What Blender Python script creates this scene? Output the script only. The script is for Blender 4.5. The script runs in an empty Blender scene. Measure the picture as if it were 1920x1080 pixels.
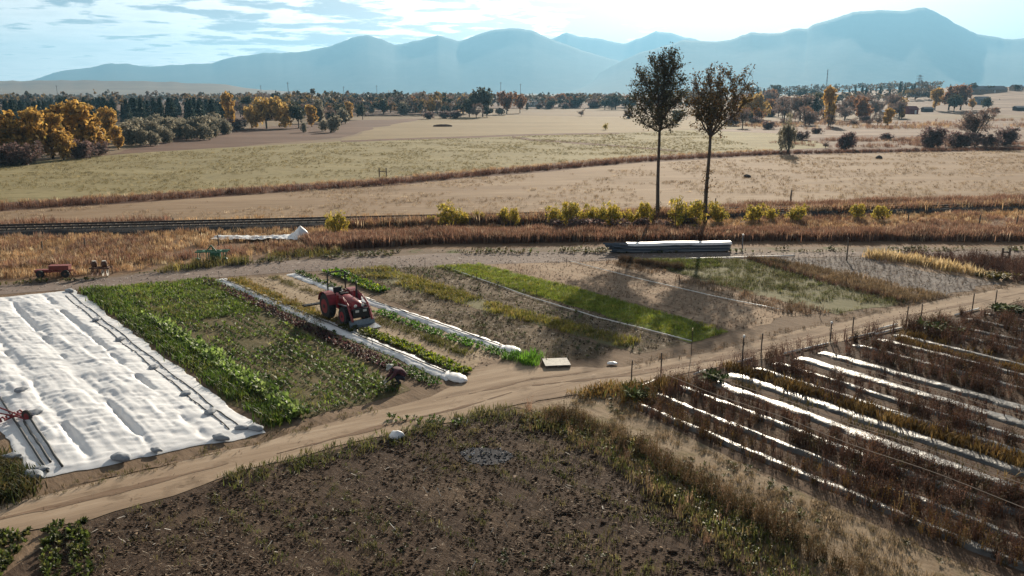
import bpy, bmesh, math, random
import numpy as np
from mathutils import Vector, Matrix
from mathutils.geometry import tessellate_polygon

SC = bpy.context.scene
COL = SC.collection
random.seed(7)
RNG = np.random.default_rng(11)

# ------------------------------------------------------------------ camera
CAM_H, FPX, PITCH = 12.0, 1507.0, math.atan((540 - 172) / 1507.0)
cd = bpy.data.cameras.new('camera')
cam = bpy.data.objects.new('camera', cd)
COL.objects.link(cam)
cam.location = (0, 0, CAM_H)
cam.rotation_euler = (math.pi / 2 - PITCH, 0, 0)
cd.sensor_width = 36
cd.lens = 36 * FPX / 1920
cd.clip_start = 0.5
cd.clip_end = 40000
SC.camera = cam

# ------------------------------------------------------------------ sun, sky, exposure
SUN_EL, SUN_AZ = math.radians(19.8), math.radians(14.8)      # azimuth east of +Y
sd = Vector((math.sin(SUN_AZ) * math.cos(SUN_EL), math.cos(SUN_AZ) * math.cos(SUN_EL), math.sin(SUN_EL)))
sl = bpy.data.lights.new('sun', 'SUN')
sl.energy = 5.0
sl.angle = math.radians(0.5)
sl.color = (1.0, 0.875, 0.70)
so = bpy.data.objects.new('sun', sl)
COL.objects.link(so)
so.rotation_euler = (-sd).to_track_quat('-Z', 'Y').to_euler()
so.location = (0, 0, 60)

W = bpy.data.worlds.new('World')
SC.world = W
W.use_nodes = True
wt = W.node_tree
wt.nodes.clear()


def nd(t, kind, ins=None, **kw):
    n = t.nodes.new(kind)
    for k, v in kw.items():
        setattr(n, k, v)
    for k, v in (ins or {}).items():
        s = n.inputs[k]
        if isinstance(v, bpy.types.NodeSocket):
            t.links.new(v, s)
        else:
            s.default_value = v
    return n


def math_(t, op, a, b=0.0, clamp=False):
    n = nd(t, 'ShaderNodeMath', {0: a, 1: b}, operation=op)
    n.use_clamp = clamp
    return n.outputs[0]


def ramp(t, fac, stops, interp='LINEAR'):
    n = t.nodes.new('ShaderNodeValToRGB')
    n.color_ramp.interpolation = interp
    e = n.color_ramp.elements
    while len(e) < len(stops):
        e.new(0.5)
    for el, (p, c) in zip(e, stops):
        el.position = p
        el.color = (c[0], c[1], c[2], 1)
    t.links.new(fac, n.inputs[0])
    return n.outputs[0]


def mix(t, fac, a, b, bt='MIX'):
    n = t.nodes.new('ShaderNodeMix')
    n.data_type = 'RGBA'
    n.blend_type = bt
    for s, v in ((n.inputs[0], fac), (n.inputs[6], a), (n.inputs[7], b)):
        if isinstance(v, bpy.types.NodeSocket):
            t.links.new(v, s)
        elif isinstance(v, (int, float)):
            s.default_value = v
        else:
            s.default_value = (v[0], v[1], v[2], 1)
    return n.outputs[2]


sky = nd(wt, 'ShaderNodeTexSky', sky_type='NISHITA')
sky.sun_disc = False
sky.sun_elevation = SUN_EL
sky.sun_rotation = SUN_AZ
sky.altitude = 1600
sky.air_density = 0.6
sky.dust_density = 1.0
sky.ozone_density = 1.0
tc = nd(wt, 'ShaderNodeTexCoord')
sep = nd(wt, 'ShaderNodeSeparateXYZ', {0: tc.outputs['Generated']})
zz = math_(wt, 'ADD', math_(wt, 'MAXIMUM', sep.outputs[2], 0.0), 0.055)
cu = math_(wt, 'DIVIDE', sep.outputs[0], zz)
cv = math_(wt, 'DIVIDE', sep.outputs[1], zz)
cxyz = nd(wt, 'ShaderNodeCombineXYZ', {0: cu, 1: cv})
cn1 = nd(wt, 'ShaderNodeTexNoise', {'Vector': cxyz.outputs[0], 'Scale': 1.9, 'Detail': 10.0, 'Roughness': 0.60, 'Distortion': 0.25})
cn2 = nd(wt, 'ShaderNodeTexNoise', {'Vector': cxyz.outputs[0], 'Scale': 0.25, 'Detail': 3.0, 'Roughness': 0.5})
# the cloud bank lies over the left (east-southeast) half of the sky
bank = math_(wt, 'MULTIPLY', math_(wt, 'DIVIDE', sep.outputs[0], math_(wt, 'ADD', math_(wt, 'ABSOLUTE', sep.outputs[1]), 0.25)), -0.34)
cov = math_(wt, 'ADD', math_(wt, 'ADD', cn1.outputs[0], math_(wt, 'MULTIPLY', math_(wt, 'SUBTRACT', cn2.outputs[0], 0.5), 0.5)), bank)
cmask = nd(wt, 'ShaderNodeMapRange', {'Value': cov, 1: 0.49, 2: 0.61, 3: 0.0, 4: 1.0}, interpolation_type='SMOOTHSTEP')
thick = nd(wt, 'ShaderNodeMapRange', {'Value': cov, 1: 0.62, 2: 0.92, 3: 1.0, 4: 0.70})
# forward-scattered light round the sun, then clouds lit by the sky behind them
dots = nd(wt, 'ShaderNodeVectorMath', {0: tc.outputs['Generated'], 1: tuple(sd)}, operation='DOT_PRODUCT')
lobe = math_(wt, 'POWER', math_(wt, 'MAXIMUM', dots.outputs['Value'], 0.0), 11.0)
AUREOLE = 13.0
glow = nd(wt, 'ShaderNodeVectorMath', {0: (1.0, 0.92, 0.80), 3: math_(wt, 'MULTIPLY', lobe, AUREOLE)}, operation='SCALE')
skyt = mix(wt, 1.0, sky.outputs[0], (0.82, 0.66, 0.57), 'MULTIPLY')
base = mix(wt, 1.0, skyt, glow.outputs[0], 'ADD')
lum = nd(wt, 'ShaderNodeRGBToBW', {0: base})
CLOUD_GAIN = 2.8        # cloud brightness as a multiple of the clear sky behind it
cloudc = nd(wt, 'ShaderNodeVectorMath', {0: (1.0, 0.96, 0.92), 3: math_(wt, 'MULTIPLY', thick.outputs[0], math_(wt, 'ADD', math_(wt, 'MULTIPLY', lum.outputs[0], CLOUD_GAIN), 4.5))}, operation='SCALE')
skyc = mix(wt, math_(wt, 'MULTIPLY', cmask.outputs[0], 0.85), base, cloudc.outputs[0])
bg = nd(wt, 'ShaderNodeBackground', {'Color': skyc, 'Strength': 0.05})
wo = nd(wt, 'ShaderNodeOutputWorld', {'Surface': bg.outputs[0]})

SC.view_settings.view_transform = 'Standard'
SC.view_settings.look = 'None'
SC.view_settings.gamma = 1.0
SC.view_settings.use_curve_mapping = False
SC.view_settings.exposure = 1.0
SC.render.engine = 'CYCLES'
SC.cycles.use_denoising = True
SC.cycles.denoiser = 'OPENIMAGEDENOISE'
SC.cycles.max_bounces = 6
SC.cycles.diffuse_bounces = 2
SC.cycles.glossy_bounces = 2
SC.cycles.transmission_bounces = 4
SC.cycles.transparent_max_bounces = 6
SC.cycles.volume_bounces = 0
SC.cycles.caustics_reflective = False
SC.cycles.caustics_refractive = False
SC.cycles.sample_clamp_indirect = 6.0

HAZE_DENSITY = 1.15e-4
HAZE_COLOR = (0.265, 0.565, 0.84)

# ------------------------------------------------------------------ helpers
_f, _cp, _sp = FPX, math.cos(PITCH), math.sin(PITCH)


def G(px, py, z=0.0):
    """ground point (height z) surveyed from the photograph's pixel px, py"""
    u, v = (px - 960) / _f, (540 - py) / _f
    dx, dy, dz = u, _cp + v * _sp, -_sp + v * _cp
    t = (z - CAM_H) / dz
    return (dx * t, dy * t)


def RAY(px, py, D):
    """point at depth y = D on the line of sight through px, py"""
    u, v = (px - 960) / _f, (540 - py) / _f
    dx, dy, dz = u, _cp + v * _sp, -_sp + v * _cp
    t = D / dy
    return (dx * t, D, CAM_H + dz * t)


def tag(o, label=None, cat=None, group=None, kind=None):
    for k, v in (('label', label), ('category', cat), ('group', group), ('kind', kind)):
        if v:
            o[k] = v
    return o


def empty(name, loc=(0, 0, 0), rz=0.0, label=None, cat=None, group=None):
    o = bpy.data.objects.new(name, None)
    COL.objects.link(o)
    o.location = loc
    o.rotation_euler = (0, 0, rz)
    return tag(o, label, cat, group)


def link(name, me, parent=None):
    o = bpy.data.objects.new(name, me)
    COL.objects.link(o)
    if parent:
        o.parent = parent
    return o


def copy_tree(o, parent=None):
    c = o.copy()
    COL.objects.link(c)
    if parent is not None:
        c.parent = parent
    for ch in [x for x in CHILD.get(o.name, [])]:
        copy_tree(ch, c)
    return c


CHILD = {}


def remember(root):
    """note a thing's tree once, so that copying it needs no search of the whole scene"""
    for ch in root.children:
        CHILD.setdefault(root.name, []).append(ch)
        remember(ch)
    return root


def mesh(name, V, F, mat, col=None, smooth=False, parent=None, data_only=False):
    """one mesh from arrays; F is (n,3) or (n,4) or a list of those"""
    V = np.asarray(V, np.float32)
    Fs = F if isinstance(F, list) else [F]
    Fs = [np.asarray(f, np.int32) for f in Fs if len(f)]
    me = bpy.data.meshes.new(name)
    me.vertices.add(len(V))
    me.vertices.foreach_set('co', V.ravel())
    idx = np.concatenate([f.ravel() for f in Fs])
    tot = np.concatenate([np.full(len(f), f.shape[1], np.int32) for f in Fs])
    st = np.concatenate([[0], np.cumsum(tot)[:-1]]).astype(np.int32)
    me.loops.add(len(idx))
    me.loops.foreach_set('vertex_index', idx)
    me.polygons.add(len(tot))
    me.polygons.foreach_set('loop_start', st)
    me.polygons.foreach_set('loop_total', tot)
    if smooth:
        me.polygons.foreach_set('use_smooth', np.ones(len(tot), bool))
    if col is not None:
        ca = me.color_attributes.new('Col', 'FLOAT_COLOR', 'POINT')
        c4 = np.ones((len(V), 4), np.float32)
        c4[:, :3] = col
        ca.data.foreach_set('color', c4.ravel())
    me.update(calc_edges=True)
    if mat:
        me.materials.append(mat)
    if data_only:
        return me
    return link(name, me, parent)


# -- numpy value noise
def vnoise(x, y, seed=0):
    xi, yi = np.floor(x).astype(np.int64), np.floor(y).astype(np.int64)
    fx, fy = x - xi, y - yi
    fx, fy = fx * fx * (3 - 2 * fx), fy * fy * (3 - 2 * fy)

    def h(a, b):
        n = (a * 374761393 + b * 668265263 + seed * 1442695041) & 0xFFFFFFFF
        n = ((n ^ (n >> 13)) * 1274126177) & 0xFFFFFFFF
        return ((n ^ (n >> 16)) & 0xFFFF) / 65535.0
    a, b, c, d = h(xi, yi), h(xi + 1, yi), h(xi, yi + 1), h(xi + 1, yi + 1)
    return (a * (1 - fx) + b * fx) * (1 - fy) + (c * (1 - fx) + d * fx) * fy


def fbm(x, y, oct=4, seed=0, gain=0.5):
    x, y = np.asarray(x, float), np.asarray(y, float)
    s, a, t = 0, 1.0, 0
    for i in range(oct):
        s = s + a * vnoise(x, y, seed + i * 17)
        t += a
        a *= gain
        x, y = x * 2.03 + 5.1, y * 2.03 + 1.7
    return s / t


# -- small solid builder (boxes, tubes, lathes) in a bmesh-free list form
class MB:
    def __init__(self):
        self.V, self.F, self.n = [], [], 0

    def add(self, V, F):
        self.V += [tuple(v) for v in V]
        self.F += [tuple(i + self.n for i in f) for f in F]
        self.n += len(V)
        return self

    def box(self, c, s, rot=None, taper=1.0):
        x, y, z = s[0] / 2, s[1] / 2, s[2] / 2
        V = [Vector((sx * x * (taper if sz > 0 else 1), sy * y * (taper if sz > 0 else 1), sz * z)) for sz in (-1, 1) for sy in (-1, 1) for sx in (-1, 1)]
        if rot is not None:
            V = [rot @ v for v in V]
        V = [v + Vector(c) for v in V]
        return self.add(V, [(0, 2, 3, 1), (4, 5, 7, 6), (0, 1, 5, 4), (2, 6, 7, 3), (0, 4, 6, 2), (1, 3, 7, 5)])

    def tube(self, pts, r, n=6, cap=True):
        pts = [Vector(p) for p in pts]
        rs = r if isinstance(r, (list, tuple)) else [r] * len(pts)
        V, F = [], []
        for i, p in enumerate(pts):
            d = (pts[min(i + 1, len(pts) - 1)] - pts[max(i - 1, 0)])
            d = d.normalized() if d.length > 1e-9 else Vector((0, 0, 1))
            a = Vector((1, 0, 0)) if abs(d.x) < 0.8 else Vector((0, 1, 0))
            u = d.cross(a).normalized()
            w = d.cross(u)
            for k in range(n):
                an = 2 * math.pi * k / n
                V.append(p + (u * math.cos(an) + w * math.sin(an)) * rs[i])
        for i in range(len(pts) - 1):
            for k in range(n):
                F.append((i * n + k, i * n + (k + 1) % n, (i + 1) * n + (k + 1) % n, (i + 1) * n + k))
        if cap:
            F.append(tuple(range(n - 1, -1, -1)))
            F.append(tuple(range((len(pts) - 1) * n, len(pts) * n)))
        return self.add(V, F)

    def lathe(self, prof, n=20, axis='Y', c=(0, 0, 0)):
        """prof: (radius, offset along axis)"""
        V, F = [], []
        for r, h in prof:
            for k in range(n):
                a = 2 * math.pi * k / n
                p = (r * math.cos(a), h, r * math.sin(a)) if axis == 'Y' else ((h, r * math.cos(a), r * math.sin(a)) if axis == 'X' else (r * math.cos(a), r * math.sin(a), h))
                V.append(Vector(p) + Vector(c))
        for i in range(len(prof) - 1):
            for k in range(n):
                F.append((i * n + k, i * n + (k + 1) % n, (i + 1) * n + (k + 1) % n, (i + 1) * n + k))
        F.append(tuple(range(n)))
        F.append(tuple(range((len(prof) - 1) * n, len(prof) * n)))
        return self.add(V, F)

    def prism(self, outline, y0, y1):
        """outline in x,z extruded along y"""
        n = len(outline)
        V = [(x, y0, z) for x, z in outline] + [(x, y1, z) for x, z in outline]
        F = [tuple(range(n)), tuple(range(2 * n - 1, n - 1, -1))] + [(i, n + i, n + (i + 1) % n, (i + 1) % n) for i in range(n)]
        return self.add(V, F)

    def build(self, name, mat, parent=None, smooth=False, bevel=0.0):
        me = bpy.data.meshes.new(name)
        me.from_pydata([tuple(v) for v in self.V], [], self.F)
        bm = bmesh.new()
        bm.from_mesh(me)
        bmesh.ops.recalc_face_normals(bm, faces=bm.faces)
        if bevel > 0:
            bmesh.ops.bevel(bm, geom=[e for e in bm.edges if len(e.link_faces) == 2 and e.calc_face_angle(0) > 0.5], offset=bevel, segments=2, affect='EDGES', profile=0.6)
        bm.to_mesh(me)
        bm.free()
        if smooth:
            for p in me.polygons:
                p.use_smooth = True
        me.materials.append(mat)
        return link(name, me, parent)


# ------------------------------------------------------------------ materials
def new_mat(name):
    m = bpy.data.materials.new(name)
    m.use_nodes = True
    t = m.node_tree
    t.nodes.clear()
    return m, t


def out(t, sh):
    nd(t, 'ShaderNodeOutputMaterial', {'Surface': sh})


def solid(name, c, rough=0.6, metal=0.0, var=0.15, scale=6.0, spec=0.5):
    m, t = new_mat(name)
    co = nd(t, 'ShaderNodeTexCoord')
    n = nd(t, 'ShaderNodeTexNoise', {'Vector': co.outputs['Object'], 'Scale': scale, 'Detail': 5.0, 'Roughness': 0.65})
    c0 = [x * (1 - var) for x in c]
    c1 = [min(1, x * (1 + var)) for x in c]
    cc = ramp(t, n.outputs[0], [(0.3, c0), (0.7, c1)])
    b = nd(t, 'ShaderNodeBsdfPrincipled', {'Base Color': cc, 'Roughness': rough, 'Metallic': metal, 'Specular IOR Level': spec})
    out(t, b.outputs[0])
    return m


def leafy(name, trans=0.4, rough=0.6, spec=0.25):
    """colour from the plant's own Col attribute, light passes through the leaf"""
    m, t = new_mat(name)
    a = nd(t, 'ShaderNodeAttribute', attribute_name='Col')
    b = nd(t, 'ShaderNodeBsdfPrincipled', {'Base Color': a.outputs[0], 'Roughness': rough, 'Specular IOR Level': spec})
    tr = nd(t, 'ShaderNodeBsdfTranslucent', {'Color': a.outputs[0]})
    mx = nd(t, 'ShaderNodeMixShader', {0: trans, 1: b.outputs[0], 2: tr.outputs[0]})
    out(t, mx.outputs[0])
    return m


def soil(name, cols, scale=0.5, stretch=(1, 1), ang=0.0, fine=6.0, fine_amt=0.5, bump=0.4, bump_d=0.05, rough=0.95, patch=None, speck=None):
    """ground: a broad noise through a colour ramp, broken by a fine one, with relief"""
    m, t = new_mat(name)
    co = nd(t, 'ShaderNodeTexCoord')
    mp = nd(t, 'ShaderNodeMapping', {'Vector': co.outputs['Object'], 'Rotation': (0, 0, ang), 'Scale': (1 / stretch[0], 1 / stretch[1], 1)}, vector_type='TEXTURE')
    n1 = nd(t, 'ShaderNodeTexNoise', {'Vector': mp.outputs[0], 'Scale': scale, 'Detail': 7.0, 'Roughness': 0.62})
    n2 = nd(t, 'ShaderNodeTexNoise', {'Vector': mp.outputs[0], 'Scale': fine, 'Detail': 6.0, 'Roughness': 0.7})
    f = math_(t, 'ADD', math_(t, 'MULTIPLY', n1.outputs[0], 1 - fine_amt), math_(t, 'MULTIPLY', n2.outputs[0], fine_amt))
    k = len(cols)
    stops = [(0.34 + 0.32 * i / max(1, k - 1), c) for i, c in enumerate(cols)]
    c = ramp(t, f, stops)
    if patch:
        pc, ps, lo, hi = patch
        n3 = nd(t, 'ShaderNodeTexNoise', {'Vector': co.outputs['Object'], 'Scale': ps, 'Detail': 6.0, 'Roughness': 0.6})
        mr = nd(t, 'ShaderNodeMapRange', {'Value': n3.outputs[0], 1: lo, 2: hi, 3: 0.0, 4: 1.0})
        c = mix(t, mr.outputs[0], c, pc)
    if speck:
        sc_, ss, th = speck
        n4 = nd(t, 'ShaderNodeTexNoise', {'Vector': co.outputs['Object'], 'Scale': ss, 'Detail': 2.0, 'Roughness': 0.5})
        mr = nd(t, 'ShaderNodeMapRange', {'Value': n4.outputs[0], 1: th, 2: th + 0.06, 3: 0.0, 4: 1.0})
        c = mix(t, mr.outputs[0], c, sc_)
    bp = nd(t, 'ShaderNodeBump', {'Strength': bump, 'Distance': bump_d, 'Height': n2.outputs[0]})
    b = nd(t, 'ShaderNodeBsdfPrincipled', {'Base Color': c, 'Roughness': rough, 'Specular IOR Level': 0.1, 'Normal': bp.outputs[0]})
    out(t, b.outputs[0])
    return m


# ------------------------------------------------------------------ sheets of ground
def ragged(poly, step=0.7, amp=0.25, seed=0):
    """walk the outline in short steps and let it wander"""
    o = []
    n = len(poly)
    for i in range(n):
        a, b = Vector(poly[i]), Vector(poly[(i + 1) % n])
        L = (b - a).length
        k = max(1, int(L / step))
        d = (b - a).normalized() if L > 0 else Vector((1, 0))
        nn = Vector((-d.y, d.x))
        for j in range(k):
            p = a + (b - a) * (j / k)
            w = (float(fbm(p.x / (step * 3), p.y / (step * 3), 3, seed)) - 0.5) * 2.4 * amp
            o.append(p + nn * w)
    return o


def sheet(name, poly, z, mat, step=0.7, amp=0.25, seed=0, label=None):
    pts = ragged(poly, step, amp, seed) if amp > 0 else [Vector(p) for p in poly]
    tri = tessellate_polygon([[Vector((p.x, p.y, 0)) for p in pts]])
    V = np.array([(p.x, p.y, z) for p in pts], np.float32)
    T = np.array(tri, np.int32)
    a, b, c = V[T[:, 0]], V[T[:, 1]], V[T[:, 2]]
    cr = (b[:, 0] - a[:, 0]) * (c[:, 1] - a[:, 1]) - (b[:, 1] - a[:, 1]) * (c[:, 0] - a[:, 0])
    T[cr < 0] = T[cr < 0][:, ::-1]
    o = mesh(name, V, T, mat)
    o['kind'] = 'structure'
    if label:
        o['label'] = label
    return o


def PX(*pts):
    return [G(*p) for p in pts]


# ------------------------------------------------------------------ the plain
def ring_ground():
    # one sheet to the horizon, denser near the camera
    ys = np.concatenate([[-1200, -300, -60, 0], np.geomspace(20, 13500, 60)])
    xs = np.concatenate([-np.geomspace(20, 12000, 40)[::-1], [0], np.geomspace(20, 12000, 40)])
    X, Y = np.meshgrid(xs, ys)
    D = np.sqrt(X ** 2 + np.maximum(Y, 0) ** 2)
    Z = -0.06 - 3.0 * np.clip((D - 420) / 1200, 0, 1) ** 1.3
    n, m_ = Y.shape
    V = np.stack([X.ravel(), Y.ravel(), Z.ravel()], 1)
    i = np.arange((n - 1) * (m_ - 1))
    r, c = i // (m_ - 1), i % (m_ - 1)
    a = r * m_ + c
    F = np.stack([a, a + 1, a + m_ + 1, a + m_], 1)
    return V, F


m_ground = soil('plain_earth', [(0.12, 0.085, 0.055), (0.18, 0.13, 0.08), (0.24, 0.175, 0.11)], scale=0.01, stretch=(0.35, 1), fine=0.12, fine_amt=0.45, bump=0.2, bump_d=0.2)
V, F = ring_ground()
o = mesh('ground', V, F, m_ground, smooth=True)
o['kind'] = 'structure'

# ------------------------------------------------------------------ mountains
m_rock = soil('forested_mountain', [(0.03, 0.04, 0.035), (0.05, 0.055, 0.045), (0.09, 0.085, 0.07)], scale=0.0012, fine=0.01, fine_amt=0.4, bump=0.3, bump_d=20)
m_mesa = soil('dry_grass_mesa', [(0.13, 0.085, 0.06), (0.20, 0.14, 0.09), (0.26, 0.19, 0.12)], scale=0.002, stretch=(0.4, 1), fine=0.02, fine_amt=0.4, bump=0.2, bump_d=2)


def ridge(name, prof, D, depth, mat, seed, spur=0.10, nx=360, nt=40, base=-6.0, label=None):
    pts = [RAY(px, py, D) for px, py in prof]
    px_, pz_ = np.array([p[0] for p in pts]), np.array([p[2] for p in pts])
    xs = np.linspace(px_[0], px_[-1], nx)
    h = np.interp(xs, px_, pz_)
    rough = (fbm(xs / (D * 0.012), xs * 0, 5, seed, 0.6) - 0.5) * D * 0.0026
    h = np.maximum(h + rough, base)
    ts = np.linspace(-1, 0.7, nt)
    X, T = np.meshgrid(xs, ts)
    Hh = np.tile(h, (nt, 1))
    fall = np.where(T < 0, (1 + T) ** 1.15, np.clip(1 - T / 0.7, 0, 1))
    nse = fbm(X / (depth * 0.35), (T * depth) / (depth * 0.6), 5, seed + 3, 0.55)
    k = 1 - spur * (nse * 1.2) * np.clip(-T * 4, 0, 1)
    Z = base + (Hh - base) * fall * k
    Y = D + T * depth
    V = np.stack([X.ravel() * (Y.ravel() / D), Y.ravel(), Z.ravel()], 1)
    i = np.arange((nt - 1) * (nx - 1))
    r, c = i // (nx - 1), i % (nx - 1)
    a = r * nx + c
    F = np.stack([a, a + 1, a + nx + 1, a + nx], 1)
    o = mesh(name, V, F, mat, smooth=True)
    o['kind'] = 'structure'
    if label:
        o['label'] = label
    return o


ridge('mountains', [(700, 175), (850, 140), (1000, 85), (1020, 76), (1040, 70), (1062, 60), (1085, 68), (1130, 73), (1170, 82), (1200, 70), (1230, 58), (1260, 62), (1290, 70), (1330, 80), (1420, 95), (1600, 120), (1900, 170)],
      11000, 2600, m_rock, 5, nx=300, label='pale farthest peaks behind the gap between the two ranges')
ridge('mountains', [(-900, 176), (-500, 172), (-100, 165), (55, 152), (100, 136), (170, 126), (200, 119), (240, 119), (265, 125), (350, 121), (400, 118), (430, 108), (500, 99), (560, 98), (620, 86), (660, 70), (690, 66), (715, 73), (740, 84), (770, 78), (820, 66), (845, 72), (860, 77), (900, 62), (930, 54), (970, 52), (1000, 56), (1030, 72), (1060, 83), (1100, 97), (1160, 113), (1200, 130), (1280, 160), (1330, 178)],
      8600, 2300, m_rock, 9, nx=480, label='long blue range with several rounded summits')
ridge('mountains', [(1040, 176), (1100, 150), (1150, 122), (1185, 105), (1205, 97), (1240, 88), (1280, 75), (1345, 77), (1370, 75), (1390, 66), (1410, 60), (1440, 63), (1470, 60), (1485, 54), (1515, 53), (1525, 45), (1560, 35), (1600, 22), (1650, 18), (1690, 20), (1720, 14), (1735, 13), (1755, 21), (1790, 42), (1830, 62), (1885, 73), (1920, 71), (2000, 82), (2200, 96), (2500, 130), (2900, 172)],
      7600, 2200, m_rock, 14, nx=520, label='high blue massif with a long summit ridge')
ridge('mesa', [(-1400, 160), (-600, 150), (-200, 153), (0, 152), (120, 150), (260, 152), (330, 154), (420, 158), (470, 166), (560, 173), (640, 178)],
      3300, 900, m_mesa, 21, spur=0.2, nx=200, label='low tawny mesa below the blue range')

# ------------------------------------------------------------------ haze
def haze():
    m, t = new_mat('haze_air')
    v = nd(t, 'ShaderNodeVolumePrincipled', {'Color': (*HAZE_COLOR, 1), 'Density': HAZE_DENSITY, 'Anisotropy': 0.3})
    nd(t, 'ShaderNodeOutputMaterial', {'Volume': v.outputs[0]})
    mb = MB()
    x0, x1, y0, y1, z0, z1 = -15500, 15500, -1300, 14600, -7.2, 800
    mb.box(((x0 + x1) / 2, (y0 + y1) / 2, (z0 + z1) / 2), (x1 - x0, y1 - y0, z1 - z0))
    o = mb.build('haze', m)
    tag(o, 'thin blue haze hanging over the whole valley', None, None, 'stuff')


haze()

# ------------------------------------------------------------------ fields, roads, track
ROW = math.atan2(-0.742, 0.67)          # direction of the crop rows
TRK = math.atan2(0.49, 0.87)            # direction of the dirt track
m_farm = soil('farm_soil', [(0.10, 0.068, 0.047), (0.17, 0.12, 0.082), (0.25, 0.18, 0.125)], scale=0.5, stretch=(0.25, 1), ang=ROW, fine=5, fine_amt=0.5, bump=0.6, bump_d=0.06)
m_olive = soil('olive_pasture', [(0.15, 0.125, 0.062), (0.225, 0.19, 0.095), (0.30, 0.255, 0.135)], scale=0.09, stretch=(0.5, 1), fine=1.1, fine_amt=0.55, bump=0.4, bump_d=0.3,
               patch=((0.10, 0.09, 0.045), 0.35, 0.60, 0.72))
m_upper = soil('tan_pasture', [(0.16, 0.115, 0.062), (0.225, 0.17, 0.095), (0.28, 0.22, 0.13)], scale=0.05, stretch=(0.3, 1), fine=0.7, fine_amt=0.5, bump=0.3, bump_d=0.2)
m_hay = soil('mown_hayfield', [(0.16, 0.105, 0.065), (0.24, 0.167, 0.105), (0.33, 0.245, 0.165)], scale=0.16, stretch=(0.09, 1), ang=0.17, fine=1.6, fine_amt=0.5, bump=0.35, bump_d=0.12,
             patch=((0.17, 0.11, 0.06), 0.05, 0.52, 0.75))
m_rough = soil('rough_dry_grass', [(0.075, 0.045, 0.036), (0.15, 0.10, 0.075), (0.23, 0.165, 0.125), (0.42, 0.34, 0.27)], scale=0.09, stretch=(0.12, 1), fine=0.5, fine_amt=0.45, bump=0.3, bump_d=0.3)
m_dark = soil('dark_fallow', [(0.075, 0.042, 0.032), (0.12, 0.07, 0.05), (0.19, 0.12, 0.085)], scale=0.08, stretch=(0.2, 1), fine=0.6, fine_amt=0.4, bump=0.4, bump_d=0.2)
m_ditch = soil('ditch_earth', [(0.07, 0.036, 0.027), (0.12, 0.066, 0.045), (0.19, 0.11, 0.075)], scale=0.3, fine=2.0, bump=0.5, bump_d=0.2)
m_bank = soil('grass_bank_earth', [(0.10, 0.06, 0.04), (0.19, 0.12, 0.075), (0.27, 0.185, 0.115)], scale=0.5, stretch=(0.4, 1), fine=4, bump=0.5, bump_d=0.1)
m_verge = soil('verge_earth', [(0.10, 0.075, 0.05), (0.17, 0.125, 0.09), (0.235, 0.18, 0.135)], scale=0.5, stretch=(0.3, 1), fine=3.5, bump=0.6, bump_d=0.08, patch=((0.09, 0.095, 0.035), 0.5, 0.54, 0.66))
m_gravel = soil('gravel_road', [(0.12, 0.093, 0.08), (0.19, 0.15, 0.13), (0.28, 0.23, 0.20)], scale=0.35, stretch=(0.3, 1), ang=0.08, fine=5, fine_amt=0.55, bump=0.5, bump_d=0.05, speck=((0.5, 0.46, 0.42), 3.2, 0.66))
m_track = soil('dirt_track', [(0.17, 0.12, 0.085), (0.30, 0.225, 0.16), (0.40, 0.315, 0.235)], scale=0.8, stretch=(0.11, 1), ang=TRK, fine=3.0, fine_amt=0.4, bump=0.5, bump_d=0.05,
               patch=((0.16, 0.115, 0.08), 0.55, 0.56, 0.70))
m_tilled = soil('tilled_soil', [(0.030, 0.019, 0.014), (0.058, 0.039, 0.028), (0.105, 0.073, 0.051)], scale=0.6, stretch=(0.4, 1), ang=ROW, fine=4.5, fine_amt=0.55, bump=0.9, bump_d=0.08,
                patch=((0.115, 0.08, 0.052), 0.30, 0.55, 0.75), speck=((0.30, 0.235, 0.18), 5.5, 0.69))
m_fallow = soil('fallow_strip', [(0.14, 0.10, 0.065), (0.245, 0.185, 0.125), (0.33, 0.26, 0.185)], scale=0.8, stretch=(0.4, 1), ang=ROW, fine=4, fine_amt=0.5, bump=0.6, bump_d=0.06,
                patch=((0.13, 0.105, 0.05), 0.7, 0.54, 0.68))
m_bedsoil = soil('mulch_field_soil', [(0.05, 0.032, 0.024), (0.09, 0.06, 0.042), (0.16, 0.11, 0.075)], scale=0.8, stretch=(0.3, 1), ang=ROW, fine=4, bump=0.6, bump_d=0.06)

sheet('olive_pasture', PX((-500, 432), (0, 381), (300, 363), (700, 335), (1190, 292), (1300, 287), (1450, 281), (1560, 277), (1545, 264), (1500, 252), (1290, 243), (1160, 249), (960, 253), (640, 264), (300, 283), (0, 307), (-500, 350)),
      -0.045, m_olive, step=4, amp=1.5, label='pale olive pasture beyond the brown ditch')
sheet('tan_pasture', PX((640, 264), (960, 253), (1160, 249), (1290, 243), (1440, 240), (1430, 229), (1150, 219), (960, 216), (800, 221), (700, 238)), -0.040, m_upper, step=6, amp=2, label='tan pasture rising to the dark tree')
sheet('rough_grassland', PX((1290, 243), (1500, 252), (1560, 277), (1920, 276), (2600, 268), (2600, 226), (1920, 222), (1440, 226), (1440, 240)), -0.040, m_rough, step=6, amp=2, label='rough pinkish dry grass on the right')
sheet('dark_fallow', PX((195, 291), (420, 276), (640, 258), (700, 240), (800, 222), (640, 226), (560, 233), (420, 243), (300, 262)), -0.035, m_dark, step=5, amp=2, label='dark red-brown bare soil before the golden trees')
sheet('hayfield', PX((-500, 470), (0, 431), (330, 416), (620, 412), (800, 408), (1000, 402), (1400, 396), (1920, 386), (2700, 372), (2700, 268), (1920, 281), (1450, 290), (1200, 303), (700, 348), (0, 393), (-500, 442)), -0.040, m_hay, step=3, amp=1.0, label='mown tan hayfield beyond the railway')
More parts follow.
